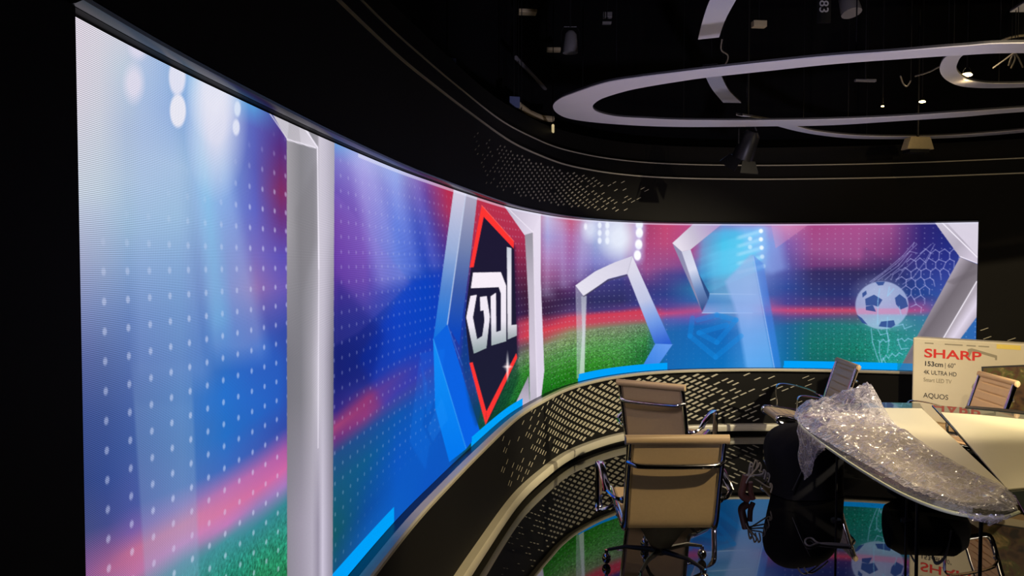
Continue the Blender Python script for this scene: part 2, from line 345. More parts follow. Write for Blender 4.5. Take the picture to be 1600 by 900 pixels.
# ------------------------------------------------------------------ LED video wall: a lit surface with its picture
def srgb(a): a = np.clip(np.asarray(a, float)/255, 0, 1); return np.where(a <= .04045, a/12.92, ((a+.055)/1.055)**2.4)
NXC, NYC = 1420, 470
colpx = np.linspace(108.5, 1527, NXC)
sc = s_of_px(colpx); gx, gy = pt(sc, 0); gz = np.linspace(ZT, ZB, NYC)
WX = np.repeat(gx[None], NYC, 0); WY = np.repeat(gy[None], NYC, 0); WZ = np.repeat(gz[:, None], NXC, 1)
c_, s_ = math.cos(PITCH), math.sin(PITCH)
dz = WZ-EYE; fw = WY*c_-dz*s_; PXX = 800+F*WX/fw; PYY = 450-F*(WY*s_+dz*c_)/fw
TT = (ZT-WZ)/(ZT-ZB)
BG = {
115: [(20,(195,190,228)),(150,(192,190,226)),(300,(175,190,226)),(400,(140,152,205)),(480,(110,125,190)),(560,(80,95,165)),(650,(60,80,150)),(750,(50,70,135)),(830,(65,75,130)),(870,(110,80,140)),(900,(135,85,150)),(1000,(50,130,130))],
160: [(45,(190,192,230)),(150,(182,190,228)),(300,(165,188,228)),(400,(130,155,210)),(480,(100,128,195)),(560,(75,100,170)),(650,(60,85,155)),(750,(50,75,150)),(820,(65,75,145)),(860,(130,85,145)),(890,(175,95,145)),(930,(150,110,170)),(1000,(50,130,130))],
200: [(62,(180,190,232)),(110,(165,188,238)),(200,(150,175,230)),(280,(150,180,235)),(350,(132,172,222)),(410,(110,150,215)),(500,(85,120,195)),(600,(70,100,175)),(700,(60,90,165)),(790,(70,85,165)),(830,(120,90,170)),(860,(195,105,150)),(900,(190,110,165)),(950,(60,130,140)),(1100,(30,120,90))],
280: [(100,(120,165,228)),(180,(122,162,226)),(260,(150,185,235)),(340,(135,180,225)),(410,(108,155,215)),(480,(90,138,205)),(560,(75,122,195)),(640,(68,122,200)),(700,(66,116,190)),(760,(76,116,190)),(790,(140,120,190)),(820,(215,125,165)),(850,(205,130,190)),(880,(80,140,160)),(900,(60,145,150)),(1000,(30,130,90))],
350: [(145,(110,168,232)),(190,(105,150,226)),(260,(115,165,232)),(330,(110,150,225)),(400,(105,130,205)),(450,(100,122,200)),(520,(55,105,198)),(600,(35,108,206)),(680,(30,112,210)),(730,(55,106,200)),(765,(190,110,180)),(795,(218,115,165)),(820,(200,120,190)),(845,(60,150,160)),(900,(30,140,115))],
400: [(170,(80,150,225)),(200,(85,95,195)),(260,(85,88,190)),(330,(92,98,205)),(400,(120,105,198)),(450,(145,108,182)),(500,(85,92,185)),(570,(45,86,190)),(650,(34,98,202)),(700,(55,90,190)),(735,(190,100,175)),(765,(218,105,165)),(790,(150,125,190)),(820,(50,140,155)),(870,(35,142,110)),(900,(35,138,90))],
440: [(190,(72,58,150)),(230,(88,42,130)),(300,(132,40,100)),(340,(110,48,130)),(400,(92,78,190)),(450,(108,88,190)),(520,(48,76,180)),(600,(36,80,188)),(670,(46,76,180)),(705,(180,88,170)),(735,(218,100,170)),(760,(170,120,195)),(790,(48,140,150)),(850,(35,148,115)),(900,(30,132,75))],
525: [(225,(105,160,232)),(250,(125,120,212)),(300,(110,80,190)),(350,(110,60,172)),(400,(98,48,168)),(440,(85,42,158)),(500,(36,38,138)),(560,(24,34,122)),(610,(28,34,128)),(640,(48,38,138)),(665,(165,60,120)),(685,(110,48,130)),(710,(28,80,140)),(760,(18,90,130)),(830,(14,88,108)),(900,(18,80,140)),(1000,(10,60,120))],
570: [(245,(175,175,238)),(280,(150,132,222)),(330,(128,98,205)),(400,(118,76,190)),(440,(100,64,178)),(500,(36,48,160)),(560,(18,40,140)),(600,(40,48,150)),(625,(152,50,120)),(650,(150,54,130)),(675,(28,78,158)),(720,(10,92,150)),(800,(8,78,168)),(850,(8,98,200)),(900,(6,90,200))],
620: [(265,(155,178,242)),(300,(130,145,232)),(350,(85,118,232)),(400,(55,95,222)),(440,(40,76,202)),(500,(16,66,200)),(560,(22,66,190)),(590,(100,60,150)),(610,(90,60,160)),(650,(8,88,190)),(720,(4,88,212)),(800,(4,95,215))],
665: [(283,(135,80,170)),(300,(110,68,170)),(350,(56,68,190)),(400,(34,66,200)),(450,(8,68,200)),(520,(8,68,200)),(580,(56,60,182)),(640,(4,92,215)),(700,(4,92,215)),(760,(4,88,215))],
700: [(295,(205,40,80)),(330,(182,48,100)),(370,(110,48,140)),(420,(38,58,180)),(500,(10,60,195)),(560,(40,60,185)),(620,(8,90,215)),(720,(4,90,215))],
740: [(308,(208,45,75)),(380,(192,40,80)),(430,(90,45,110)),(480,(30,50,150)),(560,(20,60,180)),(600,(80,60,160)),(640,(16,72,90)),(700,(14,80,60))],
825: [(330,(205,50,82)),(370,(198,45,85)),(420,(130,35,75)),(460,(70,30,60)),(490,(64,30,70)),(505,(220,60,85)),(525,(242,60,80)),(540,(120,90,90)),(555,(110,142,90)),(580,(50,142,40)),(630,(20,118,28))],
855: [(342,(205,195,238)),(370,(160,150,222)),(400,(180,118,190)),(430,(150,58,120)),(460,(70,34,75)),(490,(60,34,75)),(502,(160,50,90)),(515,(242,60,80)),(525,(200,80,90)),(540,(132,152,110)),(570,(72,152,60)),(600,(30,130,28)),(620,(18,108,18))],
890: [(343,(218,90,130)),(370,(192,100,170)),(410,(160,88,170)),(440,(120,58,130)),(470,(58,38,90)),(487,(90,60,120)),(497,(232,60,90)),(508,(236,70,90)),(520,(152,152,110)),(550,(90,162,80)),(580,(40,136,28)),(605,(24,118,18))],
930: [(345,(192,192,238)),(380,(165,180,236)),(410,(140,140,222)),(440,(78,68,150)),(470,(48,48,108)),(485,(70,58,130)),(492,(226,60,90)),(503,(222,70,95)),(515,(130,150,110)),(540,(90,162,80)),(570,(50,152,38)),(595,(28,130,28))],
970: [(347,(215,220,248)),(380,(205,215,248)),(410,(160,160,226)),(440,(58,58,140)),(470,(48,48,108)),(483,(90,58,138)),(490,(232,60,90)),(500,(222,70,100)),(510,(130,140,110)),(540,(80,162,80)),(590,(34,130,28))],
1010: [(347,(182,60,112)),(380,(192,68,130)),(420,(170,80,150)),(450,(68,58,140)),(475,(56,66,158)),(485,(230,60,90)),(497,(220,70,100)),(507,(110,140,110)),(530,(58,140,70)),(560,(24,112,50)),(585,(18,130,58))],
1040: [(348,(218,70,120)),(380,(206,75,130)),(415,(160,80,150)),(430,(88,68,150)),(460,(46,66,150)),(480,(90,68,160)),(490,(216,70,130)),(500,(90,98,190)),(520,(28,108,190)),(580,(14,110,200))],
1090: [(350,(202,80,150)),(400,(180,70,150)),(430,(56,80,170)),(450,(38,130,190)),(470,(46,108,190)),(485,(192,80,150)),(495,(120,88,190)),(510,(18,108,200)),(575,(8,120,210))],
1130: [(350,(130,150,230)),(380,(60,190,236)),(410,(60,190,236)),(440,(60,140,200)),(460,(70,150,210)),(480,(108,160,220)),(500,(38,130,220)),(520,(14,108,205)),(575,(4,124,215))],
1170: [(350,(170,130,212)),(365,(90,190,242)),(400,(120,200,242)),(430,(120,180,226)),(460,(130,170,226)),(490,(140,160,226)),(520,(60,140,228)),(575,(50,150,238))],
1200: [(351,(202,120,190)),(380,(110,150,232)),(420,(110,130,215)),(460,(70,100,190)),(484,(190,90,165)),(495,(70,100,190)),(520,(40,130,215)),(575,(30,140,225))],
1230: [(351,(216,130,190)),(380,(140,98,190)),(420,(88,88,180)),(450,(48,78,170)),(475,(80,68,160)),(485,(216,70,130)),(495,(98,80,160)),(510,(28,108,170)),(575,(8,118,180))],
1270: [(350,(186,70,140)),(390,(170,80,150)),(415,(120,58,130)),(425,(58,48,110)),(460,(44,58,130)),(477,(88,58,130)),(485,(226,70,110)),(494,(108,70,140)),(505,(28,120,130)),(540,(18,125,118)),(575,(12,108,108))],
1340: [(350,(188,80,152)),(400,(166,80,150)),(416,(110,58,120)),(425,(58,48,100)),(460,(44,54,130)),(477,(88,58,130)),(485,(222,70,110)),(494,(98,90,130)),(510,(28,136,130)),(550,(18,130,108)),(575,(14,110,108))],
1390: [(350,(172,80,152)),(395,(130,58,130)),(420,(58,48,110)),(460,(42,68,140)),(480,(118,68,150)),(487,(220,80,130)),(495,(58,130,150)),(520,(36,150,140)),(575,(28,170,150))],
1440: [(350,(50,38,130)),(380,(48,38,130)),(420,(46,56,150)),(460,(36,78,170)),(485,(180,78,150)),(495,(56,130,170)),(530,(48,150,160)),(575,(36,170,170))],
1480: [(350,(28,38,130)),(400,(38,48,150)),(450,(56,78,180)),(500,(46,120,180)),(575,(30,120,190))],
1527: [(350,(56,58,150)),(500,(44,110,200)),(575,(36,102,195))]}
keys = sorted(BG)
# the red track line of the picture: its height in every key column (columns are blended along it)
BAND = {115: 905, 160: 892, 200: 874, 280: 835, 350: 795, 400: 760, 440: 732, 525: 668, 570: 637, 620: 603, 665: 575, 700: 560, 740: 545, 825: 521, 855: 514, 890: 505, 930: 497, 970: 493, 1010: 489,
        1040: 489, 1090: 487, 1130: 486, 1170: 485, 1200: 484, 1230: 485, 1270: 485, 1340: 485, 1390: 486, 1440: 485, 1480: 486, 1527: 486}
def t_at(k, y):
    return (ZT-px2d(k, y, float(pt(float(s_of_px(k)))[1])).z)/(ZT-ZB)
tab = np.zeros((len(keys), 400, 3)); tb = np.array([t_at(k, BAND[k]) for k in keys])
warp = lambda t_, b_: np.where(t_ < b_, .5*t_/b_, .5+.5*(t_-b_)/(1-b_))
for q, k in enumerate(keys):
    tt = np.array([t_at(k, y) for y, _ in BG[k]]); uu = warp(tt, tb[q])
    for ch in range(3): tab[q, :, ch] = np.interp(np.linspace(0, 1, 400), uu, [c[ch] for _, c in BG[k]])
RGB = np.zeros((NYC, NXC, 3))
fi = np.interp(colpx, keys, range(len(keys))); lo = np.minimum(fi.astype(int), len(keys)-2); fr = fi-lo
tbc = np.interp(colpx, keys, tb)
for _ in range(2): tbc = np.convolve(np.pad(tbc, 20, 'edge'), np.ones(41)/41, 'valid')
U = warp(TT, tbc[None])*399; Ul = np.minimum(U.astype(int), 398); Uf = U-Ul
for ch in range(3):
    CA = tab[lo, :, ch]*(1-fr[:, None])+tab[lo+1, :, ch]*fr[:, None]      # columns x 400
    ci = np.arange(NXC)[None].repeat(NYC, 0)
    RGB[:, :, ch] = CA[ci, Ul]*(1-Uf)+CA[ci, Ul+1]*Uf
g_ = RGB.mean(-1, keepdims=True); RGB = (g_+(RGB-g_)*.90)*(.97-.05*np.clip((PXX-450)/300, 0, 1))[..., None]
near = np.clip((420-PXX)/230, 0, 1)*np.clip((660-PYY)/250, 0, 1)
RGB = RGB+near[..., None]*np.array((22, 16, 0.)); RGB = RGB-near[..., None]*np.clip(RGB-212, 0, 60)*.7

def P_in(poly):
    xs = [p[0] for p in poly]; ys = [p[1] for p in poly]
    j0 = max(0, np.searchsorted(colpx, min(xs)-14)); j1 = min(NXC, np.searchsorted(colpx, max(xs)+14))
    X = PXX[:, j0:j1]; Y = PYY[:, j0:j1]; acc = np.zeros(X.shape); n = len(poly)
    dyr = np.gradient(Y, axis=0)
    for ox, oy in ((-.4, -.15), (.15, -.4), (.4, .15), (-.15, .4), (0, 0)):
        ins = np.zeros(X.shape, bool); X_ = X+ox; Y_ = Y+oy*dyr*1.2
        for i in range(n):
            x1, y1 = poly[i]; x2, y2 = poly[(i+1) % n]
            if y1 == y2: continue
            ins ^= ((y1 > Y_) != (y2 > Y_)) & (X_ < (x2-x1)*(Y_-y1)/(y2-y1)+x1)
        acc += ins
    return j0, j1, X, Y, acc/5
def box_blur(a, r):
    if r < 1: return a
    for ax in (0, 1):
        k = np.ones(2*r+1)/(2*r+1)
        a = np.apply_along_axis(lambda m: np.convolve(np.pad(m, r, 'edge'), k, 'valid'), ax, a)
    return a
def colval(c, X, Y):
    if len(c) == 3 and not isinstance(c[0], tuple): return np.broadcast_to(np.array(c, float), X.shape+(3,))
    # list of stops: ((x,y),rgb) along the line first->last
    (xa, ya), (xb, yb) = c[0][0], c[-1][0]; L2 = (xb-xa)**2+(yb-ya)**2
    t = ((X-xa)*(xb-xa)+(Y-ya)*(yb-ya))/L2
    tk = [((p[0]-xa)*(xb-xa)+(p[1]-ya)*(yb-ya))/L2 for p, _ in c]
    return np.stack([np.interp(t, tk, [cc[i] for _, cc in c]) for i in range(3)], -1)
def fill(poly, col, alpha=1., blur=0, afade=None):
    j0, j1, X, Y, ins = P_in(poly)
    a = ins.astype(float)*alpha
    if blur: a = box_blur(a, blur)
    if afade:  # ((x,y),a0),((x,y),a1)
        (xa, ya), a0 = afade[0]; (xb, yb), a1 = afade[1]; L2 = (xb-xa)**2+(yb-ya)**2
        t = np.clip(((X-xa)*(xb-xa)+(Y-ya)*(yb-ya))/L2, 0, 1); a = a*(a0+(a1-a0)*t)
    a = a[..., None]; RGB[:, j0:j1] = RGB[:, j0:j1]*(1-a)+colval(col, X, Y)*a
def ell(cx0, cy0, rx, ry, col, alpha=1., soft=.25):
    j0 = max(0, np.searchsorted(colpx, cx0-rx*2-3)); j1 = min(NXC, np.searchsorted(colpx, cx0+rx*2+3))
    X = PXX[:, j0:j1]; Y = PYY[:, j0:j1]; d = np.hypot((X-cx0)/rx, (Y-cy0)/ry)
    a = (np.clip((1+soft-d)/(2*soft), 0, 1)*alpha)[..., None]
    RGB[:, j0:j1] = RGB[:, j0:j1]*(1-a)+np.array(col, float)*a
def line(pts, wd, col, alpha=1.):
    for (x1, y1), (x2, y2) in zip(pts, pts[1:]):
        j0 = max(0, np.searchsorted(colpx, min(x1, x2)-wd-3)); j1 = min(NXC, np.searchsorted(colpx, max(x1, x2)+wd+3))
        X = PXX[:, j0:j1]; Y = PYY[:, j0:j1]; L2 = (x2-x1)**2+(y2-y1)**2+1e-6
        t = np.clip(((X-x1)*(x2-x1)+(Y-y1)*(y2-y1))/L2, 0, 1)
        d = np.hypot(X-x1-t*(x2-x1), Y-y1-t*(y2-y1))
        a = (np.clip((wd/2+.6-d)/1.2, 0, 1)*alpha)[..., None]
        RGB[:, j0:j1] = RGB[:, j0:j1]*(1-a)+np.array(col, float)*a

# turf grain
g = rng.normal(0, 1, (NYC, NXC)); g = (g+np.roll(g, 1, 0)+.6*np.roll(g, 1, 1))
green = np.clip((RGB[..., 1]-np.maximum(RGB[..., 0], RGB[..., 2])*.9)/40, 0, 1)*np.clip((TT-.55)/.1, 0, 1)
RGB *= (1+.10*green*g)[..., None]
RGB = np.clip(RGB, 0, 255)
# soft light beams
for poly, c, a in [([(285,110),(330,130),(420,560),(330,560)], (170,205,245), .30), ([(300,120),(312,125),(360,520),(330,520)], (120,215,240), .25),
                   ([(215,75),(260,100),(330,600),(210,600)], (170,190,240), .18), ([(545,235),(580,248),(640,440),(590,450)], (185,190,245), .35),
                   ([(600,258),(625,268),(660,430),(630,430)], (160,175,250), .3), ([(640,275),(655,280),(690,420),(670,420)], (150,150,240), .25),
                   ([(850,340),(866,342),(862,470),(845,460)], (200,195,240), .4), ([(868,343),(884,344),(890,450),(872,450)], (190,200,245), .35),
                   ([(905,346),(925,346),(915,440),(893,440)], (190,205,250), .3)]:
    fill(poly, c, a, 9)
# facets
fill([(205,560),(299,560),(312,910),(227,910)], (140,170,205), .30, 2, (((250,560),0),((250,640),1)))
fill([(523,300),(642,442),(560,520),(523,540)], (150,120,210), .16, 2)
fill([(560,560),(640,440),(700,420),(690,560),(600,640)], (0,60,220), .25, 6)
fill([(523,430),(600,520),(580,600),(523,600)], (14,24,110), .3, 6)
fill([(300,640),(420,520),(445,560),(445,650)], (30,120,225), .25, 10)
# stadium lamps near
ell(209,130,14,27,(222,216,232),.85,.4); ell(278,173,12.5,26,(232,230,242),.95,.12); ell(277,120,13,29,(228,226,242),.9,.15)
ell(216,72,14,20,(222,216,235),.8,.35); ell(338,190,32,80,(222,220,236),.9,.6); ell(335,140,30,60,(226,226,242),.9,.5)
ell(371,170,5,12,(215,225,245),.9,.2); ell(369,199,5.5,12.5,(225,228,245),.9,.2)
# far stadium lamps
for q in (352,364,376): ell(937,q,3,5,(240,245,255),.9,.3); ell(949,q,3.2,5.5,(240,245,255),.9,.3)
ell(967,372,23,26,(235,240,252),.8,.6); ell(922,358,11,16,(225,235,250),.7,.6); ell(915,354,2.5,5,(245,245,255),.8,.4)
for x, y in ((999,351),(999,364),(998,382),(996,399)): ell(x,y,9,11,(190,200,250),.5,.6); ell(x,y,5.6,8,(250,250,255),1,.2)

# dotted overlay
zc = 1.523; SD = float(s_of_px(162))
du = (np.interp(colpx, colpx, sc)-SD)/.0775; du = (du-np.round(du))*.0775; dv = (gz-zc)/.0522; dv = (dv-np.round(dv))*.0522
cw = np.gradient(sc)[None]          # metres per column
rr = np.hypot(du[None]/np.maximum(.0068, cw*.8), dv[:, None]/.0068)
dot = np.clip((1.25-rr)/.5, 0, 1)
lum = RGB.mean(-1)
am = .55*np.clip((215-lum)/70, 0, 1)*np.clip((TT-.0)/.05, 0, 1)
am *= np.interp(colpx, [108, 230, 270, 450, 520, 700, 1527], [.8, .85, .95, .9, .50, .42, .5])[None]
left_hide = np.clip((PYY-330+0.45*(PXX-108))/120, 0, 1); am = np.where(PXX < 448, am*left_hide, am)
am *= 1-np.clip((PXX-500)/100, 0, 1)*np.clip((PXX < 860).astype(float), 0, 1)*np.clip((TT-.80)/.08, 0, 1)
am *= np.where((PXX > 1050) & (PXX < 1225), .25, 1)
a = (dot*am)[..., None]; RGB = RGB*(1-a)+np.array((215,220,245.))*a

# silver pillar
W_ = (238,232,245)
for (ya, yb, stops) in [(160, 480, [(447,(170,166,172)),(470,(138,136,142)),(488,(150,148,156)),(496,(160,156,165)),(499,(215,210,222)),(508,(205,200,214)),(522,(180,175,190))]),
                        (480, 700, [(447,(128,126,134)),(470,(132,130,138)),(486,(166,162,172)),(497,(210,205,218)),(506,(196,190,205)),(514,(165,158,175)),(520,(130,126,140))]),
                        (700, 1300, [(447,(146,142,154)),(470,(165,158,174)),(488,(186,178,196)),(497,(165,156,176)),(504,(214,206,226)),(512,(180,172,190)),(520,(150,144,160))])]:
    pass
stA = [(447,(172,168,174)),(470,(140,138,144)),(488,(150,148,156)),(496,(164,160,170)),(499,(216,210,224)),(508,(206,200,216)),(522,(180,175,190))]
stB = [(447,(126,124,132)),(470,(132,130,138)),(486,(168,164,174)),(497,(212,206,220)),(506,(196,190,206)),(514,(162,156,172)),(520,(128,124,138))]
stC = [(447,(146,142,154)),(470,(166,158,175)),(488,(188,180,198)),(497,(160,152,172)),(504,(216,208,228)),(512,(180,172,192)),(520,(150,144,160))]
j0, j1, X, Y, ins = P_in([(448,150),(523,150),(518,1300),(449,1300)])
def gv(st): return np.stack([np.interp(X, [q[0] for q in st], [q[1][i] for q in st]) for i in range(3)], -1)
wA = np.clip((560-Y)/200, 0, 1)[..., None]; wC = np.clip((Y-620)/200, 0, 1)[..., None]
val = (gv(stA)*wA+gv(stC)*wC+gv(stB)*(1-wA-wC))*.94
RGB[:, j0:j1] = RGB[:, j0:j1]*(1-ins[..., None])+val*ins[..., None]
fill([(418,165),(455,180),(449,219)], (196,192,202)); fill([(455,180),(474,190),(496,232),(449,219)], [((449,190),(186,182,190)),((494,225),(214,208,220))])
fill([(452,186),(449,218),(470,224),(466,190)], (176,172,180), .6)
line([(449,218),(493,231)], 2, W_); line([(473,196),(496,230),(498,420)], 2, W_); line([(418,172),(449,217)], 1.2, (225,220,230))
line([(498,420),(497,700)], 1.6, (238,232,245), .7)
fill([(462,330),(494,250),(494,380),(470,470)], (125,122,128), .45, 4)

# crest frame, left limb
fill([(709,296),(728,302),(699,507),(677,531)], [((715,300),(206,200,220)),((700,390),(150,170,212)),((690,450),(80,130,205)),((680,530),(16,110,220))])
fill([(728,302),(746,306),(733,420),(722,500),(718,540),(699,507)], [((735,305),(172,166,188)),((722,390),(110,125,170)),((712,450),(60,90,165)),((705,520),(14,70,185))])
fill([(677,530),(699,507),(750,674),(728,702)], [((690,520),(14,96,218)),((740,690),(8,96,225))])
fill([(677,530),(728,702),(702,722),(680,638)], [((680,540),(18,140,240)),((710,710),(4,118,235))])
line([(728,303),(699,507)], 1.6, (200,215,240), .8); line([(677,530),(728,700)], 1.4, (60,170,250), .7); line([(699,507),(722,570)], 1.2, (70,140,235), .6)
fill([(656,552),(695,545),(690,600),(668,650),(662,610)], (20,130,250), .18, 1); fill([(655,560),(640,690),(665,735),(672,690),(660,665),(668,600)], (20,130,250), .16, 1)
fill([(690,620),(668,670),(676,690),(700,655)], (40,150,255), .18, 1)
# crest inside: red field, dark hexagon
fill([(727,500),(734,568),(752,640),(745,668),(735,640),(720,560)], (12,60,120), .6, 2)
HEX = [(754,328),(803,383),(808,553),(759,660),(734,569),(726.5,494),(736,417)]
fill([(x+2.5, y+3) for x, y in HEX], (40,14,50), .55, 2)
fill(HEX, [((760,340),(30,24,50)),((765,650),(28,30,52))])
fill([(760,640),(806,560),(812,590),(790,640),(765,668)], (10,50,40), .5, 3)
RED = (248,52,50)
fill([(733.8,418),(752.7,320.5),(756,338),(740,417.5)], RED); fill([(752.7,320.5),(802.8,377),(802.6,388.5),(755,338)], RED)
fill([(733.5,567),(738.5,566),(760,643),(758.6,664)], RED); fill([(758.6,664),(760,643),(806.7,551.5),(808.2,559)], RED)
line([(752.7,321),(803,377)], 1, (255,120,110), .7)
q = lambda L: [(680+x/2.367, 300+y/2.367) for x, y in L]
LET = [((743,425),(246,236,246)),((760,505),(235,228,240)),((762,545),(150,165,168))]
fill(q([(140,298),(243,296),(263,348),(263,552),(208,568),(205,386),(225,372),(226,518),(243,512),(243,376),(235,352),(132,356)]), LET)
fill(q([(265,203),(282,208),(282,492),(302,490),(302,531),(268,546)]), [((790,390),(200,205,215)),((795,440),(240,234,244)),((800,505),(225,220,230)),((802,530),(150,160,165))])
q3 = lambda L: [(500+x/2, 250+y/2) for x, y in L]
fill(q3([(470,425),(490,421),(478,492),(491,560),(507,550),(514,502),(511,470),(501,472),(500,428),(521,425),(531,490),(520,588),(481,605),(457,492)]), LET)
for (x, y, r) in ((793,573,15),):
    ell(x,y,1.6,r,(255,255,255),.9,.8); ell(x,y,r*.35,1.6,(255,255,255),.8,.8); ell(x,y,r*.25,r*.3,(255,220,220),.5,.9)
# crest frame, right limb
fill([(787,321),(845,330),(845,336),(833,364),(820,368)], [((800,330),(196,186,206)),((840,345),(224,214,232))])
fill([(820,367),(833,363),(840,625),(828,636),(826,477)], [((826,370),(150,146,158)),((829,440),(186,178,194)),((834,560),(206,196,214)),((834,630),(186,178,196))])
fill([(833,362),(845,334),(845,439),(850.5,579),(845,626),(839,628),(836,500)], [((838,340),(228,218,236)),((845,620),(216,206,226))])
line([(833,363),(836,500),(840,626)], 1, (240,232,246), .8); line([(790,322),(833,363)], 1.4, (240,232,246), .8)
fill([(826,587),(828,636),(805,652),(807,627)], [((826,590),(150,142,160)),((815,640),(200,190,210))])

# white hexagon outline, near one
fill([(899,446),(912,463),(917,462),(913,588),(901,592),(901,520)], (205,212,226), .45)
fill([(908,463),(916,462),(914,520),(913,587),(905,590),(910,520)], [((912,463),(170,172,190)),((912,520),(215,220,230)),((910,588),(190,215,190))], .75)
fill([(899,446),(930,424),(960,410),(988,400),(980,428),(950,436),(912,463)], [((905,452),(226,222,236)),((985,412),(212,208,226))])
fill([(988,400),(1050,538),(1023,537),(980,428)], [((985,410),(222,218,232)),((1005,470),(190,195,225)),((1020,505),(110,150,225)),((1035,538),(46,96,205))])
fill([(1024,537),(1051,538),(1026,574),(1005,570)], [((1040,540),(96,150,235)),((1015,572),(60,130,225))])
line([(912,463),(950,438),(980,430)], 1.6, (70,66,84), .8); line([(988,400),(980,428)], 1, (190,186,205))
# far hexagon outline
fill([(1108,395),(1176,385),(1200,480),(1110,460)], (150,190,235), .35, 6)
fill([(1092,362),(1190,356),(1190,420),(1085,440)], (70,205,250), .45, 9); fill([(1150,352),(1215,352),(1230,420),(1200,430)], (150,180,245), .45, 8)
for (x, y) in ((1189,361),(1189,374),(1190,387),(1191,401),(1193,415)):
    fill([(x,y-3),(x,y+5),(1060,y+62),(1060,y+40)], (110,215,250), .5, 3, (((1190,y),1),((1075,y+40),0)))
    fill([(x,y-2),(x,y+3),(1152,y+14),(1152,y+8)], (215,235,252), .35, 3)
for (x, y, a) in ((1189,361,1),(1189,374,1),(1190,387,.9),(1191,401,.5),(1193,416,.3),(1172,373,.6),(1172,386,.5)):
    ell(x,y,8,7,(150,205,255),.5*a,.8); ell(x,y,3.2,3.4,(240,250,255),a,.3)
fill([(1051,381),(1066,393),(1098,487),(1092,475)], (140,138,172))
fill([(1050.5,380),(1083,350),(1128,350),(1079,390),(1065,393)], [((1060,380),(226,218,232)),((1085,372),(196,188,208)),((1120,352),(176,150,200))])
fill([(1065,393),(1079,390),(1091,426),(1107,466),(1097,487)], [((1070,393),(206,206,226)),((1085,420),(214,216,236)),((1095,450),(110,140,190)),((1100,480),(60,84,140))])
fill([(1091,426),(1109,459),(1107,469),(1100,452)], (44,74,128))
fill([(1109,459),(1185,459),(1192,489),(1097,489),(1106,471)], [((1105,460),(110,160,215)),((1105,472),(80,140,205)),((1105,488),(130,175,235))], .7, 0, (((1110,470),1),((1190,470),.3)))
line([(1109,459),(1180,460)], 1.3, (190,215,240), .6); line([(1097,489),(1175,489)], 1.3, (190,215,250), .7)
fill([(1133,440),(1172,398),(1177,398),(1210,576),(1166,576),(1151,489)], [((1160,400),(150,180,226)),((1165,480),(150,178,236)),((1180,575),(104,176,246))], .75, 3)
fill([(1176,398),(1193,412),(1221,576),(1209,576)], [((1185,410),(90,130,220)),((1205,575),(50,130,232))], .6, 1)
line([(1177,400),(1210,576)], 1.3, (190,215,250), .6)
for L in ([(1082,497),(1078,525),(1118,558),(1158,525)], [(1090,500),(1120,492),(1150,500),(1120,535),(1092,520),(1135,508)]):
    line(L, 8, (20,140,230), .34)
# facets right
fill([(1205,352),(1262,352),(1212,388)], (225,150,190), .35); fill([(1270,418),(1345,416),(1350,385),(1470,470),(1300,480)], (30,30,90), .14, 3)
# ball
ell(1378,477,41.5,37.5,(176,190,228),.74,.025)
ell(1372,458,30,20,(205,215,238),.35,.6); fill([(1340,482),(1417,482),(1417,491),(1339,491)], (205,130,175), .55, 2); ell(1385,505,28,9,(150,200,225),.4,.7)
b = lambda L: [(1330+x/3.6, 340+y/3.6) for x, y in L]
for L in ([(78,458),(128,433),(176,462),(152,502),(122,492),(82,496)], [(122,492),(140,530),(82,520),(82,500)], [(246,452),(272,430),(308,458),(320,500),(278,518),(252,488)],
          [(168,585),(240,577),(248,604),(224,620),(154,612)], [(30,545),(60,565),(92,602),(62,592)], [(62,425),(84,410),(88,430),(64,450)], [(136,362),(190,360),(180,380),(152,382)]):
    fill(b(L), (34,62,132), .8)
# net
NET = (176,176,226)
for L in ([(105,362),(190,300),(290,215),(355,140)], [(115,365),(250,262),(370,150)], [(150,352),(265,270),(330,190),(372,200)], [(190,350),(285,270),(340,205)],
          [(250,360),(290,300),(380,215),(450,150)], [(290,375),(350,335),(420,240),(470,150)], [(355,140),(345,165)], [(225,350),(235,320),(280,290)]):
    line(b(L), 1.1, NET, .55)
hexv = {}
def hv(a_, b_):
    if (a_, b_) not in hexv: hexv[(a_, b_)] = (255+a_*27+rng.normal(0, 4), 215+b_*17+rng.normal(0, 3))
    return hexv[(a_, b_)]
for r in range(9):
    for c in range(7):
        a_ = 2*c+(r % 2); b_ = 3*r
        P_ = [hv(a_-1, b_-1), hv(a_, b_-2 if True else 0), hv(a_+1, b_-1), hv(a_+1, b_+1)]
        mx_, my_ = P_[1]
        if mx_ > 565-(my_-230)*.66 or mx_ < 330-(my_-215)*.95 or my_ > 560 or math.hypot((mx_-173)/158, (my_-490)/142) < 1.05: continue
        line(b(P_), 1.1, NET, .7)
for L in ([(112,625),(120,700),(145,780),(165,830),(180,790),(205,840)], [(150,630),(165,660),(205,650),(210,695)], [(205,560),(200,640),(212,695),(205,760)], [(250,610),(290,600),(300,625),(340,610)],
          [(150,690),(165,700),(180,685),(195,700),(215,690)], [(262,680),(270,715),(282,740),(320,735)], [(258,690),(285,680),(300,695),(320,680),(345,690)],
          [(180,800),(195,775),(210,790),(230,765),(250,780),(270,760),(290,770)], [(160,700),(158,760),(175,820)], [(160,400),(150,470),(148,600)], [(215,390),(205,440),(240,400)], [(270,500),(280,545)]):
    line(b(L), 1.5, (150,205,240), .6)
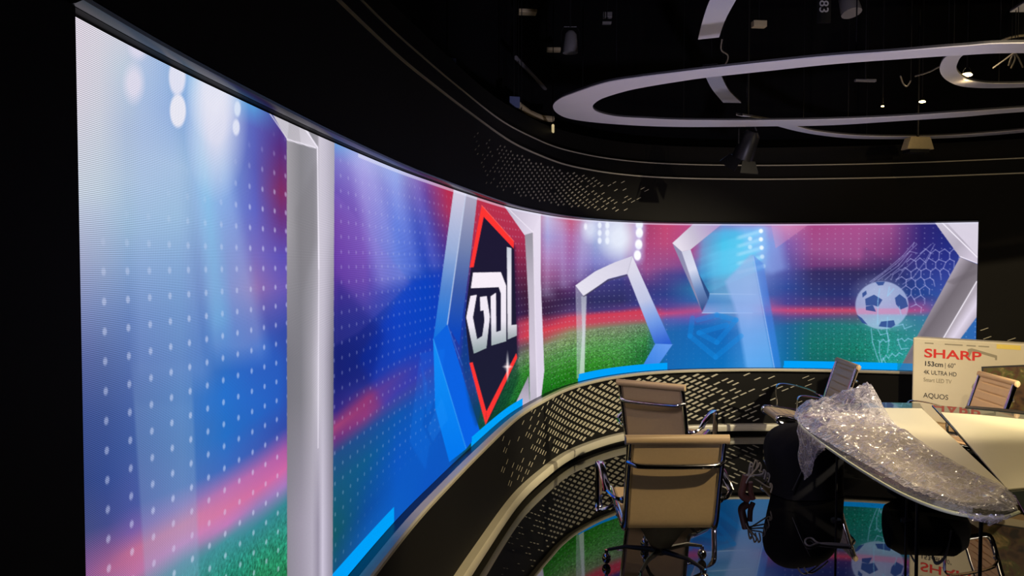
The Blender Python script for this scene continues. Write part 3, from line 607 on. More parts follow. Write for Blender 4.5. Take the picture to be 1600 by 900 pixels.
# silver frame at the right end
fill([(1455,340),(1530,340),(1530,413),(1500,402)], [((1470,355),(196,188,204)),((1500,380),(176,168,184)),((1520,400),(206,196,214))])
fill([(1472,340),(1530,340),(1530,402)], (214,206,222))
line([(1472,348),(1527,402)], 1.8, (244,238,250))
fill([(1500,402),(1530,414),(1530,436),(1473,530),(1440,600),(1398,590)], [((1450,470),(184,174,188)),((1470,484),(112,104,112)),((1488,498),(132,124,132)),((1505,508),(176,166,178))])
fill([(1530,434),(1530,490),(1497,534),(1458,600),(1436,600),(1473,530)], [((1490,505),(176,166,178)),((1500,512),(222,212,230)),((1512,520),(170,160,176))])
line([(1526,440),(1473,530)], 1.6, (246,240,250)); line([(1501,401),(1526,411)], 1.4, (236,228,242))
fill([(1478,440),(1526,420),(1526,428),(1490,445)], (104,96,104), .4, 2)
# cyan bars and bright rim
for (xa, xb, t0) in ((250,616,.956),(736,817,.962),(903,1043,.955),(1224,1440,.952)):
    sl = (TT-t0)/(1-t0)
    m_ = (PXX > xa+(1-np.clip(sl, 0, 1))*1.5) & (PXX < xb) & (TT > t0) & ~((PXX > 447) & (PXX < 520) & (TT > t0)) & ~((PXX > 1395) & (PXX-1395 > (TT-.93)*-300) & (PXX > 1402))
    RGB[m_] = (0, 158, 246)
m_ = (PXX > 1402) & (PXX < 1440) & (TT > .952); RGB[m_] = RGB[m_]*.4+np.array((0, 130, 220))*.6
rim = (TT < .010) & (PXX > 560); RGB[rim] = RGB[rim]*.45+np.array((225,225,245.))*.55
RGB = np.clip(RGB, 0, 255)

idx = np.arange(NYC*NXC).reshape(NYC, NXC)
quads = np.stack([idx[:-1, :-1], idx[1:, :-1], idx[1:, 1:], idx[:-1, 1:]], -1).reshape(-1, 4)
me = bpy.data.meshes.new('display_face')
me.vertices.add(NYC*NXC); me.vertices.foreach_set('co', np.stack([WX, WY, WZ], -1).reshape(-1))
me.loops.add(quads.size); me.loops.foreach_set('vertex_index', quads.reshape(-1).astype(np.int32))
me.polygons.add(len(quads)); me.polygons.foreach_set('loop_start', np.arange(0, quads.size, 4, dtype=np.int32))
me.polygons.foreach_set('loop_total', np.full(len(quads), 4, dtype=np.int32))
me.update(calc_edges=True); me.validate()
ca = me.color_attributes.new('picture', 'FLOAT_COLOR', 'POINT')
ca.data.foreach_set('color', np.concatenate([srgb(RGB), np.ones((NYC, NXC, 1))], -1).reshape(-1).astype(np.float32))
uv = me.uv_layers.new(name='metres')
UVv = np.stack([np.repeat(sc[None], NYC, 0), WZ], -1).reshape(-1, 2)
uv.data.foreach_set('uv', UVv[quads.reshape(-1)].reshape(-1).astype(np.float32))
def screen_mat():
    m = bpy.data.materials.new('led_picture'); m.use_nodes = True; nt = m.node_tree; nt.nodes.clear(); L = nt.links.new
    out = nt.nodes.new('ShaderNodeOutputMaterial'); em = nt.nodes.new('ShaderNodeEmission')
    at = nt.nodes.new('ShaderNodeAttribute'); at.attribute_name = 'picture'
    uvn = nt.nodes.new('ShaderNodeUVMap'); uvn.uv_map = 'metres'; sp = nt.nodes.new('ShaderNodeSeparateXYZ'); L(uvn.outputs[0], sp.inputs[0])
    def wave(sock, pitch):
        a = nt.nodes.new('ShaderNodeMath'); a.operation = 'MULTIPLY'; a.inputs[1].default_value = 2*math.pi/pitch; L(sock, a.inputs[0])
        b = nt.nodes.new('ShaderNodeMath'); b.operation = 'SINE'; L(a.outputs[0], b.inputs[0]); return b.outputs[0]
    wv = wave(sp.outputs['Y'], .0033); wu = wave(sp.outputs['X'], .0033)
    p = nt.nodes.new('ShaderNodeMath'); p.operation = 'MULTIPLY_ADD'; p.inputs[1].default_value = .40; p.inputs[2].default_value = 1.04; L(wv, p.inputs[0])
    q = nt.nodes.new('ShaderNodeMath'); q.operation = 'MULTIPLY_ADD'; q.inputs[1].default_value = .12; L(wu, q.inputs[0]); L(p.outputs[0], q.inputs[2])
    L(at.outputs['Color'], em.inputs[0]); L(q.outputs[0], em.inputs[1]); L(em.outputs[0], out.inputs[0])
    return m
me.materials.append(screen_mat())
sx_, sy_ = pt((S0+S1)/2)
wall_led = empty('video_wall', (float(sx_), float(sy_), ZB))
tag(wall_led, 'long curved video wall showing a football stadium picture with a crest and a ball', 'screen')
fo = bpy.data.objects.new('display_face', me); COL.objects.link(fo); fo.parent = wall_led; fo.matrix_parent_inverse = Matrix.Translation((-float(sx_), -float(sy_), -ZB))
cb = sweep(MB(), S0, S1, [(-.07, ZB), (-.004, ZB), (-.004, ZT), (-.07, ZT)]).build('cabinet', M['dark_metal'], wall_led)
cb.matrix_parent_inverse = Matrix.Translation((-float(sx_), -float(sy_), -ZB))

# ------------------------------------------------------------------ chairs
def rib_profile(pts, n):
    P = smooth_path([(0, a, b) for a, b in pts], 10); return P
SEATP = [(.225, .345), (.262, .365), (.262, .392), (.225, .402), (.10, .385), (-.04, .362), (-.16, .340), (-.215, .330)]
BACKP = [(-.215, .330), (-.250, .335), (-.275, .362), (-.295, .42), (-.330, .55), (-.376, .70), (-.425, .85)]
HW = .232
def sling(pts, ribs, name, m, parent, th=.016):
    P = smooth_path([(0, a, b) for a, b in pts], 14)
    L = [0]
    for a, b_ in zip(P, P[1:]): L.append(L[-1]+(b_-a).length)
    fine = []; N = int(L[-1]/.004)
    for k in range(N+1):
        l = L[-1]*k/N; i = max(0, min(len(P)-2, int(np.searchsorted(L, l)-1))); t = (l-L[i])/max(1e-9, L[i+1]-L[i])
        fine.append((P[i].lerp(P[i+1], t), l))
    mb = MB(); nxs = [-HW, -HW+.006]+[-HW+.02+(2*HW-.04)*i/8 for i in range(9)]+[HW-.006, HW]
    m_ = len(nxs); rows = []
    for k, (p, l) in enumerate(fine):
        a = fine[max(0, k-1)][0]; b_ = fine[min(N, k+1)][0]; t = (b_-a).normalized(); nrm = Vector((0, t.z, -t.y))  # towards the sitter
        if ribs:
            ph = (l % .072)/.072; g_ = -.008*math.exp(-((ph-.5)/.08)**2)
        else: g_ = 0
        for side in (1, -1):
            for x in nxs:
                e = 1 if abs(x) < HW-.001 else .35
                q_ = p + nrm*((th/2+(g_ if abs(x) < HW-.03 else 0))*e if side > 0 else -th/2*e)
                mb.v.append((x, q_.y, q_.z))
    w2 = 2*m_
    for k in range(N):
        for i in range(m_-1):
            a = k*w2+i; mb.f.append((a, a+w2, a+w2+1, a+1)); b0 = k*w2+m_+i; mb.f.append((b0, b0+1, b0+w2+1, b0+w2))
        mb.f.append((k*w2, k*w2+m_, (k+1)*w2+m_, (k+1)*w2)); mb.f.append((k*w2+m_-1, (k+1)*w2+m_-1, (k+1)*w2+w2-1, k*w2+w2-1))
    for k in (0, N):
        for i in range(m_-1):
            a = k*w2+i; mb.f.append((a, a+1, a+m_+1, a+m_) if k == 0 else (a+m_, a+m_+1, a+1, a))
    return mb.build(name, m, parent, smooth=True)
def make_chair(label, leather):
    r = empty('swivel_chair'); tag(r, label, 'chair', 'swivel chairs around the desk')
    sling(SEATP, True, 'seat', leather, r)
    sling(BACKP, True, 'backrest', leather, r)
    roll = MB().tube([(-.278, -.430, .862), (-.274, -.430, .862), (.274, -.430, .862), (.278, -.430, .862)], [.014, .022, .022, .014], 14, .026).build('top_roll', leather, r, True)
    full = SEATP+BACKP[1:]
    P = smooth_path([(0, a, b) for a, b in full], 8)
    for s in (-1, 1):
        MB().tube([(s*.250, p.y, p.z) for p in P], .022, 10, .017, up=(1, 0, 0)).build('side_rail', M['chrome'], r, True)
    for s in (-1, 1):
        x0, x1 = s*.268, s*.345
        pth = smooth_path([(x1, -.25, .535), (x1, -.18, .565), (x1, -.05, .600), (x1, .06, .615), (x1, .112, .60), (x1, .122, .54), (x1, .115, .44), (x1, .105, .35), (x1, .085, .325), (x1, .05, .322)], 5)
        mb_ = MB().tube(pth, .007, 10, .022, up=(1, 0, 0))
        mb_.tube(smooth_path([(x0, -.300, .500), (s*.31, -.29, .51), (x1, -.245, .535)], 4), .011, 8).tube([(x0-s*.01, .06, .36), (s*.31, .06, .335), (x1, .07, .323)], .010, 8)
        ar = mb_.build('armrest', M['chrome'], r, True)
        jb = MB().sphere((x0, -.300, .500), .020, 6).build('joint', M['chrome'], ar, True)
    bar = smooth_path([(-.255, -.400, .735), (-.235, -.422, .731), (-.19, -.438, .722), (0, -.444, .720), (.19, -.438, .722), (.235, -.422, .731), (.255, -.400, .735)], 5)
    MB().tube(bar, .015, 10).build('back_bar', M['chrome'], r, True)
    for z_, y_ in ((.29, -.08), (.31, .10)):
        sp_ = smooth_path([(-.262, y_, z_+.06), (-.2, y_, z_+.01), (-.06, y_, z_-.02), (.06, y_, z_-.02), (.2, y_, z_+.01), (.262, y_, z_+.06)], 4)
        MB().tube(sp_, .013, 8).build('spreader', M['dark_metal'], r, True)
    MB().add([(-.05, -.05, .13), (.05, -.05, .13), (.05, .05, .13), (-.05, .05, .13), (-.15, -.12, .30), (.15, -.12, .30), (.13, .14, .32), (-.13, .14, .32)], [(3, 2, 1, 0), (4, 5, 6, 7), (0, 1, 5, 4), (1, 2, 6, 5), (2, 3, 7, 6), (3, 0, 4, 7)]).build('tilt_housing', M['dark_metal'], r, bevel=.006)
    MB().tube([(.05, .0, .27), (.22, .02, .27), (.26, .03, .268)], .006, 8).build('lever', M['dark_metal'], r, True)
    MB().tube([(0, 0, .085), (0, 0, .14), (0, 0, .145), (0, 0, .25)], [.034, .034, .022, .022], 16).build('column', M['dark_metal'], r, True)
    for k in range(5):
        a = math.radians(90+72*k+5+BASE); ca_, sa_ = math.cos(a), math.sin(a)
        lg = MB().tube([(0, 0, .105), (ca_*.06, sa_*.06, .108), (ca_*.2, sa_*.2, .112), (ca_*.305, sa_*.305, .085)], [.024, .017, .012, .009], 8).build('leg', M['dark_metal'], r, True)
        cs = MB().sphere((ca_*.31, sa_*.31, .034), .030, 8, (.9, .9, 1.1)).tube([(ca_*.31, sa_*.31, .05), (ca_*.31, sa_*.31, .085)], .011, 8).build('caster', M['chrome'], lg, True)
    return r
def copy_tree(o, parent=None, mswap=None):
    c = o.copy(); COL.objects.link(c); c.parent = parent
    if mswap and c.type == 'MESH' and c.data.materials and c.data.materials[0] == mswap[0]:
        c.data = c.data.copy(); c.data.materials[0] = mswap[1]
    for ch in list(o.children): copy_tree(ch, c, mswap)
    return c
BASE = 0
chair0 = make_chair('tan swivel chair nearest the camera, its smooth back turned to it', M['tan'])
chair0.location = (.868, 4.47, 0); chair0.rotation_euler = (0, 0, math.radians(1))
for loc, rz, lab, sw in [((1.28, 6.22, 0), -31, 'tan swivel chair just behind the nearest one, in front of the dashed wall', None),
                         ((2.68, 7.12, 0), 86, 'tan swivel chair facing left beside the black bag, behind the wrapped desk end', None),
                         ((3.49, 6.2, 0), 86, 'pale tan ribbed swivel chair standing right in front of the television carton', (M['tan'], M['pale_tan']))]:
    c = copy_tree(chair0, None, sw); c.location = loc; c.rotation_euler = (0, 0, math.radians(rz)); c['label'] = lab

# ------------------------------------------------------------------ desks
def W(x, y, h=.75): p = px2w(x, y, h); return (p.x, p.y)
def closed_poly(pts, n=5):
    return [(p.x, p.y) for p in smooth_path([(a, b, 0) for a, b in pts], n)]
edgeA = closed_poly([W(1592, 795), W(1560, 804), W(1500, 798), W(1450, 784), W(1400, 762), W(1350, 733), W(1310, 707), W(1272, 680), W(1250, 660), W(1252, 646), W(1290, 636), W(1340, 629)], 5)
deskA = edgeA+[W(1380, 627), W(1437, 628), W(1448, 645), W(1576, 765)]
rootA = empty('desk', (*W(1450, 700, 0), 0)); rootA.location = (2.25, 4.6, 0)
tag(rootA, 'leaf-shaped glass desk with ivory top, covered on its left by crumpled plastic', 'desk')
def at_root(o, root):
    o.parent = root; o.matrix_parent_inverse = Matrix.Translation(-root.location) if isinstance(root.location, Vector) else Matrix(); return o
at_root(MB().prism(deskA, .728, .742).build('glass_top', M['glass'], bevel=.003), rootA)
edge3 = [Vector((x, y, .735)) for x, y in edgeA]
at_root(MB().tube(edge3, .0075, 8, .0085, up=(0, 0, 1)).build('polished_edge', M['glass_edge'], None, True), rootA)
panA = closed_poly([W(1565, 764), W(1520, 750), W(1470, 730), W(1420, 702), W(1380, 672), W(1345, 645)], 4)+[W(1352, 638), W(1440, 637)]
at_root(MB().prism([W(*p) for p in [(1556, 786), (1500, 784), (1440, 762), (1390, 736), (1330, 694), (1292, 665), (1300, 648), (1360, 637), (1440, 638), (1571, 761)]], .7425, .75).build('ivory_top', M['white_panel'], bevel=.001), rootA)
for (x, y) in ((1.93, 3.62), (2.16, 3.50), (2.26, 5.3), (2.75, 5.3)):
    lg = at_root(MB().tube([(x, y, .012), (x, y, .728)], .008, 12).build('leg', M['dark_metal'], None, True), rootA)
    ft = MB().tube([(x, y, 0), (x, y, .012)], .035, 20).build('foot', M['dark_metal'], None, True); ft.parent = lg; ft.matrix_parent_inverse = Matrix.Translation(-Vector(rootA.location))
    ft.matrix_parent_inverse = Matrix()
rootB = empty('desk', (3.1, 4.7, 0)); tag(rootB, 'glass-edged ivory desk at the right edge, split from its neighbour by a dark gap', 'desk')
deskB = [W(1456, 631), W(1520, 636), W(1600, 645), W(1720, 670), W(1850, 760), W(1800, 815), W(1700, 818), W(1640, 815), W(1604, 806), W(1584, 770)]
at_root(MB().prism(deskB, .728, .742).build('glass_top', M['glass'], bevel=.003), rootB)
at_root(MB().prism([W(1470, 644), W(1530, 648), W(1600, 655), W(1700, 680), W(1780, 740), W(1700, 757), W(1640, 758), W(1574, 764)], .7425, .75).build('ivory_top', M['white_panel'], bevel=.001), rootB)
at_root(MB().prism([W(1508, 638, .74), W(1560, 643, .74), W(1640, 652, .74), W(1640, 648, .74), W(1560, 639, .74), W(1510, 635, .74)], .7422, .7465).build('edge_profile', M['dark_metal']), rootB)
for (x, y) in ((2.9, 3.7), (3.5, 5.0), (3.3, 5.35)):
    lg = at_root(MB().tube([(x, y, .012), (x, y, .728)], .008, 12).build('leg', M['dark_metal'], None, True), rootB)
    ft = MB().tube([(x, y, 0), (x, y, .012)], .035, 20).build('foot', M['dark_metal'], None, True); ft.parent = lg

# ------------------------------------------------------------------ crumpled plastic film
def vnoise(x, y, sc, seed):
    r = np.random.default_rng(seed); G = r.random((64, 64)); x = x*sc; y = y*sc
    xi = np.floor(x).astype(int); yi = np.floor(y).astype(int); fx = x-xi; fy = y-yi
    fx = fx*fx*(3-2*fx); fy = fy*fy*(3-2*fy)
    g_ = lambda a, b_: G[a % 64, b_ % 64]
    return (g_(xi, yi)*(1-fx)+g_(xi+1, yi)*fx)*(1-fy)+(g_(xi, yi+1)*(1-fx)+g_(xi+1, yi+1)*fx)*fy
FILM = [W(*p) for p in [(1240, 652), (1250, 636), (1290, 628), (1340, 626), (1378, 640), (1400, 664), (1440, 692), (1490, 722), (1540, 748), (1570, 762), (1590, 782), (1592, 797), (1575, 804),
                        (1540, 801), (1500, 794), (1450, 779), (1400, 757), (1350, 728), (1310, 704), (1272, 683), (1247, 662)]]
FILM = [(p.x, p.y) for p in smooth_path([(a, b_, 0) for a, b_ in FILM], 4, True)]
fx0, fx1 = min(p[0] for p in FILM), max(p[0] for p in FILM); fy0, fy1 = min(p[1] for p in FILM), max(p[1] for p in FILM)
stp = .011
gxn = int((fx1-fx0)/stp)+2; gyn = int((fy1-fy0)/stp)+2
GX, GY = np.meshgrid(fx0+np.arange(gxn)*stp, fy0+np.arange(gyn)*stp)
ins = np.zeros(GX.shape, bool); dist = np.full(GX.shape, 9.)
for i in range(len(FILM)):
    (x1, y1), (x2, y2) = FILM[i], FILM[(i+1) % len(FILM)]
    if y1 != y2: ins ^= ((y1 > GY) != (y2 > GY)) & (GX < (x2-x1)*(GY-y1)/(y2-y1)+x1)
    t = np.clip(((GX-x1)*(x2-x1)+(GY-y1)*(y2-y1))/((x2-x1)**2+(y2-y1)**2+1e-9), 0, 1)
    dist = np.minimum(dist, np.hypot(GX-x1-t*(x2-x1), GY-y1-t*(y2-y1)))
pk = W(1346, 641)
th = math.radians(62); UL = GX*math.cos(th)+GY*math.sin(th); VL = -GX*math.sin(th)+GY*math.cos(th)
wx = .10*vnoise(GX, GY, 7, 31); wy = .10*vnoise(GX, GY, 7, 32)
rg = lambda a_, b_, sd: 1-np.abs(2*vnoise((UL+wx)*a_, (VL+wy)*b_, 1, sd)-1)
hgt = .006+.022*rg(3.5, 9, 1)**2+.016*rg(8, 19, 2)**2+.010*rg(22, 30, 3)**2+.006*rg(50, 55, 8)
hump = .135*np.exp(-(((GX-pk[0]-.03)/.22)**2+((GY-pk[1]+.06)/.22)**2))+.03*np.exp(-(((GX-2.05)/.16)**2+((GY-5.35)/.25)**2))+.02*np.exp(-(((GX-2.3)/.25)**2+((GY-4.7)/.4)**2))
Z = .757+(hgt+hump*(.55+.55*rg(9, 9, 6)+.25*rg(25, 25, 7)))*np.clip(dist/.09, .05, 1)
mb = MB(); vid = -np.ones(GX.shape, int)
jx = rng.normal(0, .0015, GX.shape); jy = rng.normal(0, .0015, GX.shape)
for i in range(gyn):
    for j in range(gxn):
        if ins[i, j]: vid[i, j] = len(mb.v); mb.v.append((float(GX[i, j]+jx[i, j]), float(GY[i, j]+jy[i, j]), float(Z[i, j]+rng.normal(0, .0006))))
for i in range(gyn-1):
    for j in range(gxn-1):
        k = (vid[i, j], vid[i, j+1], vid[i+1, j+1], vid[i+1, j])
        if min(k) >= 0: mb.f.append(k)
# the corner that hangs over the desk edge and the rim folded down along it
def drape(pts, depth, seed, rows=8):
    P = smooth_path([(a, b_, 0) for a, b_ in pts], 8); r = random.Random(seed); k = len(mb.v); n = len(P)
    for q in range(rows+1):
        for i, p in enumerate(P):
            d_ = depth(i/(n-1))*q/rows; nn = Vector((-.8, -.6, 0))
            o_ = (.012+.03*math.sin(i*.9+q*.5)*q/rows*.6+r.uniform(-.006, .006))
            mb.v.append((p.x+nn.x*o_, p.y+nn.y*o_, .756-d_+r.uniform(-.004, .004)))
    for q in range(rows):
        for i in range(n-1): a = k+q*n+i; mb.f.append((a, a+1, a+n+1, a+n))
drape([W(1250, 655), W(1250, 662), W(1262, 674), W(1278, 687), W(1292, 697)], lambda t: .02+.30*math.exp(-((t-.45)/.28)**2), 4, 12)
drape([W(1500, 799), W(1530, 804), W(1560, 806), W(1580, 805)], lambda t: .012+.03*math.sin(t*3.1)**2, 5, 4)
film = mb.build('plastic_film', M['film'], None, True)
tag(film, 'crumpled clear plastic film bunched over the left side of the desk', 'plastic wrap')

# ------------------------------------------------------------------ television carton
bu = Vector((.765, -.645, 0)).normalized(); bo = Vector((3.663, 7.0, .36)); BH = .755; BL = 1.5; BT = .16
bn = Vector((bu.y, -bu.x, 0)); 
if bn.y > 0: bn = -bn
rot = Matrix(((bu.x, -bn.x, 0), (bu.y, -bn.y, 0), (0, 0, 1))).to_4x4()   # local x along face, local y into the box
box_root = empty('television_carton'); box_root.matrix_world = Matrix.Translation(bo) @ rot
tag(box_root, 'large ivory television carton with red and black lettering behind the desks', 'carton')
MB().box((BL/2, BT/2, BH/2), (BL, BT, BH)).build('carton_body', M['carton'], box_root, bevel=.012)
def text(body, x, z, size, sx, m, off=0, name='lettering', parent=box_root, width=None):
    c = bpy.data.curves.new(name, 'FONT'); c.body = body; c.size = size; c.offset = off; c.extrude = .0006
    o = bpy.data.objects.new(name, c); COL.objects.link(o); bpy.context.view_layer.update()
    me_ = bpy.data.meshes.new_from_object(o.evaluated_get(bpy.context.evaluated_depsgraph_get())); bpy.data.objects.remove(o)
    wd = max(v.co.x for v in me_.vertices)
    k = width/wd if width else sx
    for v in me_.vertices: v.co = Vector((x+v.co.x*k, -.0012-v.co.z, z+v.co.y))
    me_.materials.append(m); me_.name = name
    o = bpy.data.objects.new(name, me_); COL.objects.link(o); o.parent = parent; return o
text('SHARP', .095, .584, .110, 1, M['red_ink'], .002, width=.45)
text('153cm', .095, .505, .060, 1, M['black_ink'], .0012, width=.155)
text('| 60"', .262, .505, .056, 1, M['black_ink'], 0, width=.085)
text('4K ULTRA HD', .095, .430, .054, 1, M['black_ink'], 0, width=.262)
text('Smart LED TV', .095, .362, .050, 1, M['grey_ink'], .0005, width=.225)
text('AQUOS', .095, .215, .064, 1, M['black_ink'], 0, width=.20)
pm = bpy.data.materials.new('printed_landscape'); pm.use_nodes = True
nt = pm.node_tree; bs = nt.nodes['Principled BSDF']; n_ = nt.nodes.new('ShaderNodeTexNoise'); n_.inputs['Scale'].default_value = 7; n_.inputs['Detail'].default_value = 8; n_.inputs['Distortion'].default_value = 1.5
tc = nt.nodes.new('ShaderNodeTexCoord'); rp = nt.nodes.new('ShaderNodeValToRGB')
for e, (p_, c_2) in zip((0, 1), ((.32, (.02, .012, .008, 1)), (.72, (.45, .30, .12, 1)))): rp.color_ramp.elements[e].position = p_; rp.color_ramp.elements[e].color = c_2
e = rp.color_ramp.elements.new(.5); e.color = (.12, .06, .025, 1)
e = rp.color_ramp.elements.new(.58); e.color = (.10, .11, .025, 1)
nt.links.new(tc.outputs['Object'], n_.inputs['Vector']); nt.links.new(n_.outputs['Fac'], rp.inputs[0]); nt.links.new(rp.outputs[0], bs.inputs['Base Color'])
def face(poly, m, name, lay=.0015):
    return MB().add([(x, -lay, z) for x, z in poly]+[(x, -.0002, z) for x, z in poly], [tuple(range(len(poly)))]+[(i, (i+1) % len(poly), (i+1) % len(poly)+len(poly), i+len(poly)) for i in range(len(poly))]).build(name, m, box_root)
face([(.575, .10), (.545, .535), (1.42, .655), (1.44, .06)], M['black_ink'], 'printed_screen_frame', .0012)
face([(.588, .115), (.560, .522), (1.41, .640), (1.425, .075)], pm, 'printed_landscape', .0018)
face([(.655, .700), (.655, .738), (.83, .738), (.83, .700)], M['yellow_tape'], 'yellow_label')
for (a0, a1) in ((.10, .17), (.26, .40), (.43, .50), (.52, .60)): face([(a0, .706), (a0, .716), (a1, .716), (a1, .706)], M['grey_ink'], 'slot')
face([(.44, .61), (.44, .68), (.47, .69), (.66, .64), (.66, .60), (.645, .60), (.645, .62), (.475, .665), (.465, .64), (.455, .61)], M['grey_ink'], 'handle_outline')
st = MB()
for k_ in range(4): st.box((BL*.47, BT*.5-.12+.08*k_, .325-.36+.02), (1.3, .072, .03))
st2 = empty('wooden_stand'); st2.matrix_world = Matrix.Translation(Vector((bo.x, bo.y, 0))) @ rot
tag(st2, 'low pale wooden stand carrying the television carton, seen through the desk gap', 'stand')
MB().box((.7, .08, .335), (1.3, .34, .05)).build('board', M['wood'], st2, bevel=.004)
for x in (.1, 1.28):
    MB().box((x, .08, .155), (.05, .32, .31)).build('side', M['wood'], st2, bevel=.003)

# ------------------------------------------------------------------ black bag, cables
bag = empty('backpack', (2.25, 5.9, 0), math.radians(12)); tag(bag, 'bulging black bag with grey straps on the floor beside the wrapped desk end', 'bag')
mb = MB(); nu, nv = 40, 26; 
for i in range(nv+1):
    t = i/nv; z = .56*t
    r_ = (1-.10*(1-t)**2)*(1-max(0, (t-.45)/.55)**2.6)**.5 if t < 1 else 0
    for j in range(nu):
        a = 2*math.pi*j/nu; sq = (abs(math.cos(a))**3+abs(math.sin(a))**3)**(-1/3)
        wob = 1+.03*math.sin(3*a+5*t)+.02*math.sin(7*a-4*t)
        mb.v.append((.30*r_*math.cos(a)*sq*wob+.05-.10*t, .19*r_*math.sin(a)*sq*wob, z+.006))
for i in range(nv):
    for j in range(nu): mb.f.append((i*nu+j, i*nu+(j+1) % nu, (i+1)*nu+(j+1) % nu, (i+1)*nu+j))
mb.f.append(tuple(reversed(range(nu))))
mb.build('bag_body', M['bag'], bag, True)
for dx in (0, .05):
    MB().tube(smooth_path([(-.10+dx, -.10, .50), (-.07+dx, -.09, .56), (-.0+dx, -.06, .595), (.07+dx, -.08, .55), (.10+dx, -.12, .49)], 5), .010, 8, .004).build('strap', M['grey_strap'], bag, True)
MB().tube([(-.2, -.19, .10), (-.14, -.215, .26), (-.06, -.21, .40)], .006, 8).build('zip', M['dark_metal'], bag, True)
MB().sphere((-.20, -.14, .36), .018, 6).build('buckle', M['chrome'], bag, True)

duf = empty('duffel_bag', (3.12, 5.75, 0), -.2); tag(duf, 'black rounded bag under the desks, seen mostly as its reflection in the floor', 'bag')
mb = MB(); mb.tube([(-.28, 0, .21), (-.26, 0, .21), (-.18, 0, .21), (.18, 0, .20), (.26, 0, .19), (.30, 0, .19)], [.08, .16, .205, .20, .15, .07], 20); mb.build('bag_body', M['bag'], duf, True)
for x in (-.12, .12): MB().tube(smooth_path([(x, -.2, .15), (x*.8, -.16, .36), (x*.6, -.02, .46), (x*.8, .16, .36)], 5), .014, 8, .006).build('strap', M['grey_strap'], duf, True)
bun = empty('cable_bundle', (1.80, 5.72, 0)); tag(bun, 'bundle of loose red-brown and beige cable ends between the chair and the bag', 'cables')
MB().tube(smooth_path([(-.02, 0, .012), (-.07, .0, .05), (-.06, 0, .12), (-.04, 0, .2)], 5), .028, 10).tube(smooth_path([(.02, .02, .012), (0, .02, .07), (-.01, 0, .15)], 5), .02, 8).build('sheath', M['redbrown'], bun, True)
for (x, z, m_, q_) in ((.03, .31, 'beige_cable', .01), (.05, .30, 'beige_cable', -.02), (.0, .29, 'rubber', .02), (.10, .23, 'rubber', .0), (.13, .21, 'rubber', .03), (.08, .25, 'rubber', -.03), (.14, .14, 'beige_cable', .0), (-.01, .27, 'rubber', -.01)):
    MB().tube(smooth_path([(-.05, q_, .15), (-.02, q_, .2), (x-.01, q_, z-.03), (x, q_, z), (x+.015, q_, z-.02), (x+.005, q_, z-.07)], 5), .006, 8).build('wire', M[m_], bun, True)
lp = [px2w(x, y, .008) for x, y in ((1330, 853), (1300, 851), (1278, 848), (1268, 841), (1259, 843), (1259, 850), (1266, 853), (1278, 849), (1300, 849), (1325, 851))]
tag(MB().tube(smooth_path(lp, 6), .006, 8).build('cable_loop', M['rubber'], None, True), 'thin grey cable lying in a loop on the polished floor', 'cable')

# ------------------------------------------------------------------ suspended ceiling rings
def ring(pairs, h, label, extra=(), hangs=(), group=None, closed=False):
    o_ = [px2w(*a, h) for a, b_ in pairs]+[Vector((*e[0], h)) for e in extra]
    i_ = [px2w(*b_, h) for a, b_ in pairs]+[Vector((*e[1], h)) for e in extra]
    o_ = smooth_path(o_, 8, closed); i_ = smooth_path(i_, 8, closed); n = len(o_)
    root = empty('ceiling_ring', tuple(sum(o_, Vector())/n)); tag(root, label, 'ceiling ring', group)
    face_ = MB(); T = .02
    vs = [(p.x, p.y, h) for p in o_]+[(p.x, p.y, h) for p in i_]+[(p.x, p.y, h+.006) for p in o_]+[(p.x, p.y, h+.006) for p in i_]
    fs = []
    for k in range(n if closed else n-1):
        k2 = (k+1) % n; fs += [(k, k2, n+k2, n+k), (2*n+k, 3*n+k, 3*n+k2, 2*n+k2), (k, 2*n+k, 2*n+k2, k2), (n+k, n+k2, 3*n+k2, 3*n+k)]
    f_ = face_.add(vs, fs).build('face_panel', M['ring'])
    vs = [(p.x, p.y, h+.006) for p in o_]+[(p.x, p.y, h+.006) for p in i_]+[(p.x, p.y, h+T) for p in o_]+[(p.x, p.y, h+T) for p in i_]
    r_ = MB().add(vs, fs).build('rim', M['ring_edge'])
    for o in (f_, r_): o.parent = root; o.matrix_parent_inverse = Matrix.Translation(-root.location)
    for k in hangs:
        p = (o_[int(k*(n-1))]+i_[int(k*(n-1))])/2
        w_ = MB().tube([(p.x, p.y, h+T), (p.x, p.y, 4.95)], .004, 6).build('hanger', M['dark_metal']); w_.parent = root; w_.matrix_parent_inverse = Matrix.Translation(-root.location)
    return root
ring([((1600,68),(1600,83)),((1500,73),(1500,86.5)),((1400,81),(1400,93)),((1300,88),(1300,100.5)),((1200,98),(1200,111)),((1100,109),(1103,121.5)),((1050,115),(1058,128)),((997,121.5),(1015,135)),((945,130),(980,142)),
      ((897,145.5),(945,152.5)),((872,156),(931,160)),((864,167),(926,167)),((872,178),(931,174)),((892,186),(946,179.5)),((935,192),(970,183.5)),((1000,196.5),(1015,186)),((1060,198.3),(1060,188)),((1130,198.3),(1130,188.7)),
      ((1200,197.5),(1200,188.5)),((1300,195.7),(1300,186.7)),((1400,189.5),(1400,182.5)),((1500,183),(1500,175.7)),((1600,174.8),(1600,168.7))], 3.0,
     'large white hanging ring whose pointed left end hangs over the studio middle', extra=(((5.3,5.7),(5.0,5.6)),((5.7,5.1),(5.4,5.1)),((4.9,4.5),(4.8,4.75)),((3.9,4.3),(3.9,4.5))), hangs=(.1,.3,.47,.6,.72,.9), closed=True)
